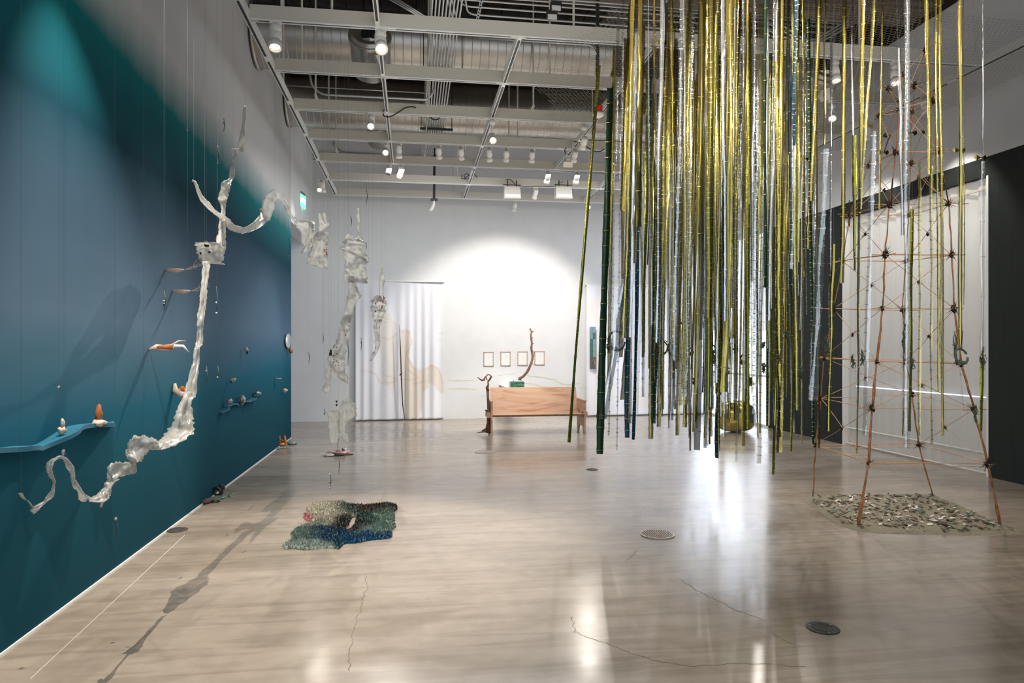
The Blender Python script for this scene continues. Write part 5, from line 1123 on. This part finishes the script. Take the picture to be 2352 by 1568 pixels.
for _ in range(26000):
    u, v = rg.uniform(646, 914), rg.uniform(1153, 1264)
    if not inr(u, v): continue
    p = FL(u, v); p.z = .018; a = rg.uniform(0, 6.28); d = Vector((math.cos(a), math.sin(a), 0))*.0045; e_ = Vector((-d.y, d.x, 0)); l_ = Vector((rg.uniform(-1, 1)*.012, rg.uniform(-1, 1)*.012, rg.uniform(.014, .03)))
    c = rug_col(u, v)*rg.uniform(.35, 1.15); o_ = len(tf.v); tf.v += [tuple(p+d), tuple(p-d*.5+e_), tuple(p-d*.5-e_), tuple(p+l_)]; tf.f += [(o_, o_+1, o_+3), (o_+1, o_+2, o_+3), (o_+2, o_, o_+3)]; tf.m += [0]*3; tcs += [c]*4
tf.c = tcs; o = tf.build('wool_pile', M['rug'], rug); o['kind'] = 'stuff'
# ------------------------------------------------------------------ mural wall: ledges, shells and figures
def ledge(pts, dep, th_, label, taper=True):
    n = len(pts); mb = MB(); vs = []
    q = [LW(u, v) for u, v in pts]; out = []
    for i in range(n-1):
        p0, p1, p2, p3 = q[max(i-1, 0)], q[i], q[i+1], q[min(i+2, n-1)]
        for k in range(5):
            s_ = k/5; out.append(.5*((2*p1)+(p2-p0)*s_+(2*p0-5*p1+4*p2-p3)*s_**2+(-p0+3*p1-3*p2+p3)*s_**3))
    out.append(q[-1]); m_ = len(out)
    for i, p in enumerate(out):
        d = dep*(.55+.45*math.sin(i/m_*9)**2)*(min(1, (m_-i)/8) if taper else 1); d = max(d, .01)
        vs += [(LWX, p.y, p.z), (LWX+d, p.y, p.z), (LWX+d, p.y, p.z-th_), (LWX, p.y, p.z-th_)]
    fs = [(4*i+k, 4*i+(k+1) % 4, 4*i+4+(k+1) % 4, 4*i+4+k) for i in range(m_-1) for k in range(4)]+[(3, 2, 1, 0), tuple(4*(m_-1)+k for k in range(4))]
    mb.add(vs, fs); o = mb.build('wave_ledge', M['blueledge'], None, loc=tuple(q[0])); tag(o, label, 'shelf', 'wavy wall ledges')
Z1 = lambda L: [(x/3.92, y/3.92+880) for x, y in L]
ledge([(-80, 1030)]+Z1([(0, 578), (130, 563), (240, 566), (330, 545), (430, 488), (530, 425), (620, 385), (740, 365), (840, 358), (920, 362), (1010, 340)]), .13, .03, 'long wavy blue ledge on the mural carrying two small figures')
Z2 = lambda L: [(x/3.135+300, y/3.135+560) for x, y in L]
ledge(Z2([(630, 1210), (665, 1175), (700, 1150), (740, 1150), (775, 1160)]), .10, .018, 'short blue ledge with a black bead figure, lower one')
ledge(Z2([(780, 1130), (830, 1128), (850, 1120), (900, 1085), (935, 1075)]), .09, .018, 'short blue ledge curving up toward the mural end')
def fig(u, v, parts, label, cat, name, off=.07):
    c0 = LW(u, v, off); t = thing(name, label, cat, tuple(c0))
    for (dx_, dy_, dz_, rx, ry, rz, m_, nm_) in parts: MB().blob(c0+Vector((dx_, dy_, dz_)), rx, ry, rz, dx_*50+dz_*30+u, .35, 9, 6).build(nm_, M[m_], t, True)
    return t
fig(142, 982, [(0, 0, -.02, .025, .025, .028, 'bone', 'body'), (0, .008, .03, .014, .014, .03, 'bone', 'head')], 'small bone coloured lump figure on the long ledge slope', 'figurine', 'figurine')
fig(227, 968, [(0, 0, -.01, .05, .07, .025, 'bone', 'base_shell'), (0, 0, .06, .025, .028, .06, 'rust', 'brown_cone')], 'brown cone on a bone base at the ledge end', 'figurine', 'figurine')
for k, (u, v, lb) in enumerate([(380, 620, 'pale fibre tuft sticking out of the mural, upper of two'), (396, 669, 'pale fibre tuft sticking out of the mural, lower of two')]):
    c0 = LW(u, v); t = thing('fibre_tuft', lb, 'fibre tuft', tuple(c0), 'fibre tufts'); rg = random.Random(k+3)
    MB().tube([c0, c0+Vector((.10, .03, 0)), c0+Vector((.16, .05, .01))], [.014, .022, .008], 8).build('tuft_root', M['bone'], t, True)
    for j in range(9):
        e_ = c0+Vector((.30+rg.uniform(-.05, .05), .1+rg.uniform(-.05, .05), .04+rg.uniform(-.03, .08))); MB().tube([c0+Vector((.16, .05, .01)), c0+Vector((.23, .07, .02+rg.uniform(-.01, .03))), e_], [.004, .003, .0015], 4).build('fibre', M['fibre'], t)
c0 = LW(342, 802); t = thing('shell_horn', 'rust and white pod with feathery tails projecting from the mural', 'shell', tuple(c0))
MB().tube([c0, c0+Vector((.06, .02, .02)), c0+Vector((.14, .04, .01)), c0+Vector((.2, .06, .015))], [.008, .03, .028, .015], 9).build('pod', M['bone'], t, True)
MB().tube([c0+Vector((.07, .0, .02)), c0+Vector((.2, .04, .025))], [.012, .03], 9).build('rust_lining', M['rust'], t, True)
MB().tube([c0+Vector((.2, .06, .03)), c0+Vector((.28, .08, .03)), c0+Vector((.33, .1, -.03))], [.02, .014, .003], 7).build('white_tail', M['white_paint'], t, True)
MB().tube([c0+Vector((.18, .06, .04)), c0+Vector((.24, .08, .08)), c0+Vector((.3, .1, .08))], [.01, .008, .002], 6).build('feather', M['fibre'], t, True)
c0 = LW(397, 900); t = thing('shell_bowl', 'upturned white shell holding orange crystals on the mural', 'shell', tuple(c0))
MB().tube([c0+Vector((.02, 0, .09)), c0+Vector((.02, .0, .02)), c0+Vector((.08, .02, -.03)), c0+Vector((.2, .06, -.02))], [.012, .03, .032, .02], 8).build('shell', M['bone'], t, True)
for j in range(3): MB().blob(c0+Vector((.06+j*.03, .02, .02+.02*(j % 2))), .016, .016, .022, j, .4).build('orange_crystal', M['orange'], t)
fig(566, 802, [(0, 0, 0, .03, .03, .03, 'bead', 'body'), (.01, 0, -.04, .015, .015, .03, 'knot', 'leg')], 'black and white bead figure alone on the steel blue area', 'figurine', 'bead_figure')
fig(535, 872, [(0, 0, 0, .035, .03, .028, 'bone', 'body'), (-.02, 0, -.02, .015, .015, .02, 'knot', 'foot')], 'small tan cube-like figure above the short ledges', 'figurine', 'figurine')
fig(640, 869, [(0, 0, 0, .05, .05, .01, 'bone', 'body')], 'flat pale chip high near the mural end', 'figurine', 'figurine')
fig(655, 896, [(0, 0, 0, .05, .05, .035, 'bone', 'body'), (0, 0, -.05, .008, .008, .03, 'thread', 'stem')], 'white lump figure near the mural end below the mirror', 'figurine', 'figurine')
fig(527, 921, [(0, 0, 0, .04, .05, .03, 'bead', 'body')], 'black and white bead lump on the lower short ledge', 'figurine', 'bead_figure')
fig(556, 917, [(0, 0, 0, .045, .05, .06, 'bead', 'body')], 'taller dark bead lump between the two short ledges', 'figurine', 'bead_figure')
fig(592, 903, [(0, 0, 0, .05, .08, .022, 'bead', 'body')], 'flat dark bead lump at the tip of the curving ledge', 'figurine', 'bead_figure')
c0 = LW(662, 783, .03); t = thing('oval_mirror', 'small pale oval mirror fixed edge-on near the mural end', 'mirror', tuple(c0))
MB().lathe([(.001, -.012), (.12, -.012), (.13, 0), (.12, .012), (.001, .012)], 28, Matrix.Translation(c0) @ Matrix.Rotation(math.pi/2, 4, 'Y') @ Matrix.Diagonal((1.15, 2.2, 1, 1))).build('mirror_disc', M['mirror'], t, True)
fig(668, 806, [(0, 0, 0, .04, .05, .045, 'rust', 'body')], 'rust coloured lump right under the oval mirror'.replace('right ', ''), 'figurine', 'figurine')
# floor groups by the mural
def heap(c0, lst, label, cat, name):
    t = thing(name, label, cat, tuple(c0))
    for i, (dx_, dy_, rx, ry, rz, m_, nm_) in enumerate(lst): MB().blob(c0+Vector((dx_, dy_, rz*.8)), rx, ry, rz, i+rx*90, .5, 10, 6).build(nm_, M[m_], t, True)
    return t
c0 = FL(488, 1150)
heap(c0, [(-.04, -.12, .07, .06, .03, 'darkleaf', 'brown_clump'), (.0, .0, .05, .1, .02, 'vine', 'moss_lump'), (.06, -.08, .05, .04, .03, 'vine', 'moss_lump'), (.07, .12, .04, .08, .015, 'sagew' if 'sagew' in M else 'marble', 'moss_lump'), (.14, .3, .02, .14, .01, 'marble', 'green_spill')], 'mossy green clumps spilling across the floor by the mural', 'moss', 'moss_heap')
c0 = FL(500, 1140); t = thing('black_creature', 'small shiny black coiled ceramic leaning on the mural foot', 'figurine', tuple(c0))
pts = [c0+Vector((-.02+.05*math.cos(a), .02*a, .05+.05*math.sin(a))) for a in [k*.5 for k in range(13)]]; MB().tube(pts, .018, 8).build('coil', M['black'], t, True); MB().blob(c0+Vector((.02, .1, .09)), .035, .035, .05, 3, .4).build('head', M['black'], t, True)
c0 = FL(648, 1024); t = thing('orange_figure', 'glossy orange ceramic horns standing at the mural foot', 'figurine', tuple(c0))
MB().blob(c0+Vector((0, 0, .03)), .08, .07, .035, 1, .3).build('base_lump', M['orange'], t, True)
for s_ in (-.05, .05): MB().tube([c0+Vector((s_, 0, .04)), c0+Vector((s_*1.1, 0, .1)), c0+Vector((s_*.9, 0, .2))], [.03, .025, .012], 8).build('horn', M['orange'], t, True)
MB().tube([c0+Vector((-.05, 0, .12)), c0+Vector((.05, 0, .09))], .015, 6).build('bridge', M['orange'], t, True)
M['paleteal'] = mat('pale_teal_glaze', (.22, .36, .38), .3); M['pink'] = mat('pink_white_yarn', (.62, .20, .22), .8, nscale=25, ncol=(.75, .66, .6))
heap(FL(636, 1030), [(0, 0, .12, .09, .012, 'paleteal', 'flat_piece'), (-.1, -.1, .1, .05, .01, 'bone', 'flat_piece'), (.08, .06, .1, .05, .01, 'paleteal', 'flat_piece')], 'flat pale teal glazed pieces under the orange horns', 'ceramic', 'glazed_slab')
heap(FL(670, 1021), [(0, 0, .08, .06, .03, 'paleteal', 'lump'), (.05, .03, .05, .04, .025, 'paleteal', 'lump')], 'teal glazed lump on the floor past the orange horns', 'ceramic', 'glazed_lump')
c0 = FL(772, 1046)
heap(c0, [(-.1, -.06, .1, .06, .02, 'shell', 'white_tip'), (.0, .02, .13, .1, .035, 'pink', 'pink_mound'), (.07, .08, .12, .08, .045, 'pink', 'pink_mound'), (.02, -.06, .11, .03, .03, 'vine', 'green_fringe'), (.12, .1, .05, .04, .06, 'bead', 'eye_lump'), (.2, .05, .09, .03, .015, 'sand', 'ochre_tail')], 'pink and white yarn creature on the floor under the rag film', 'sculpture', 'yarn_creature')
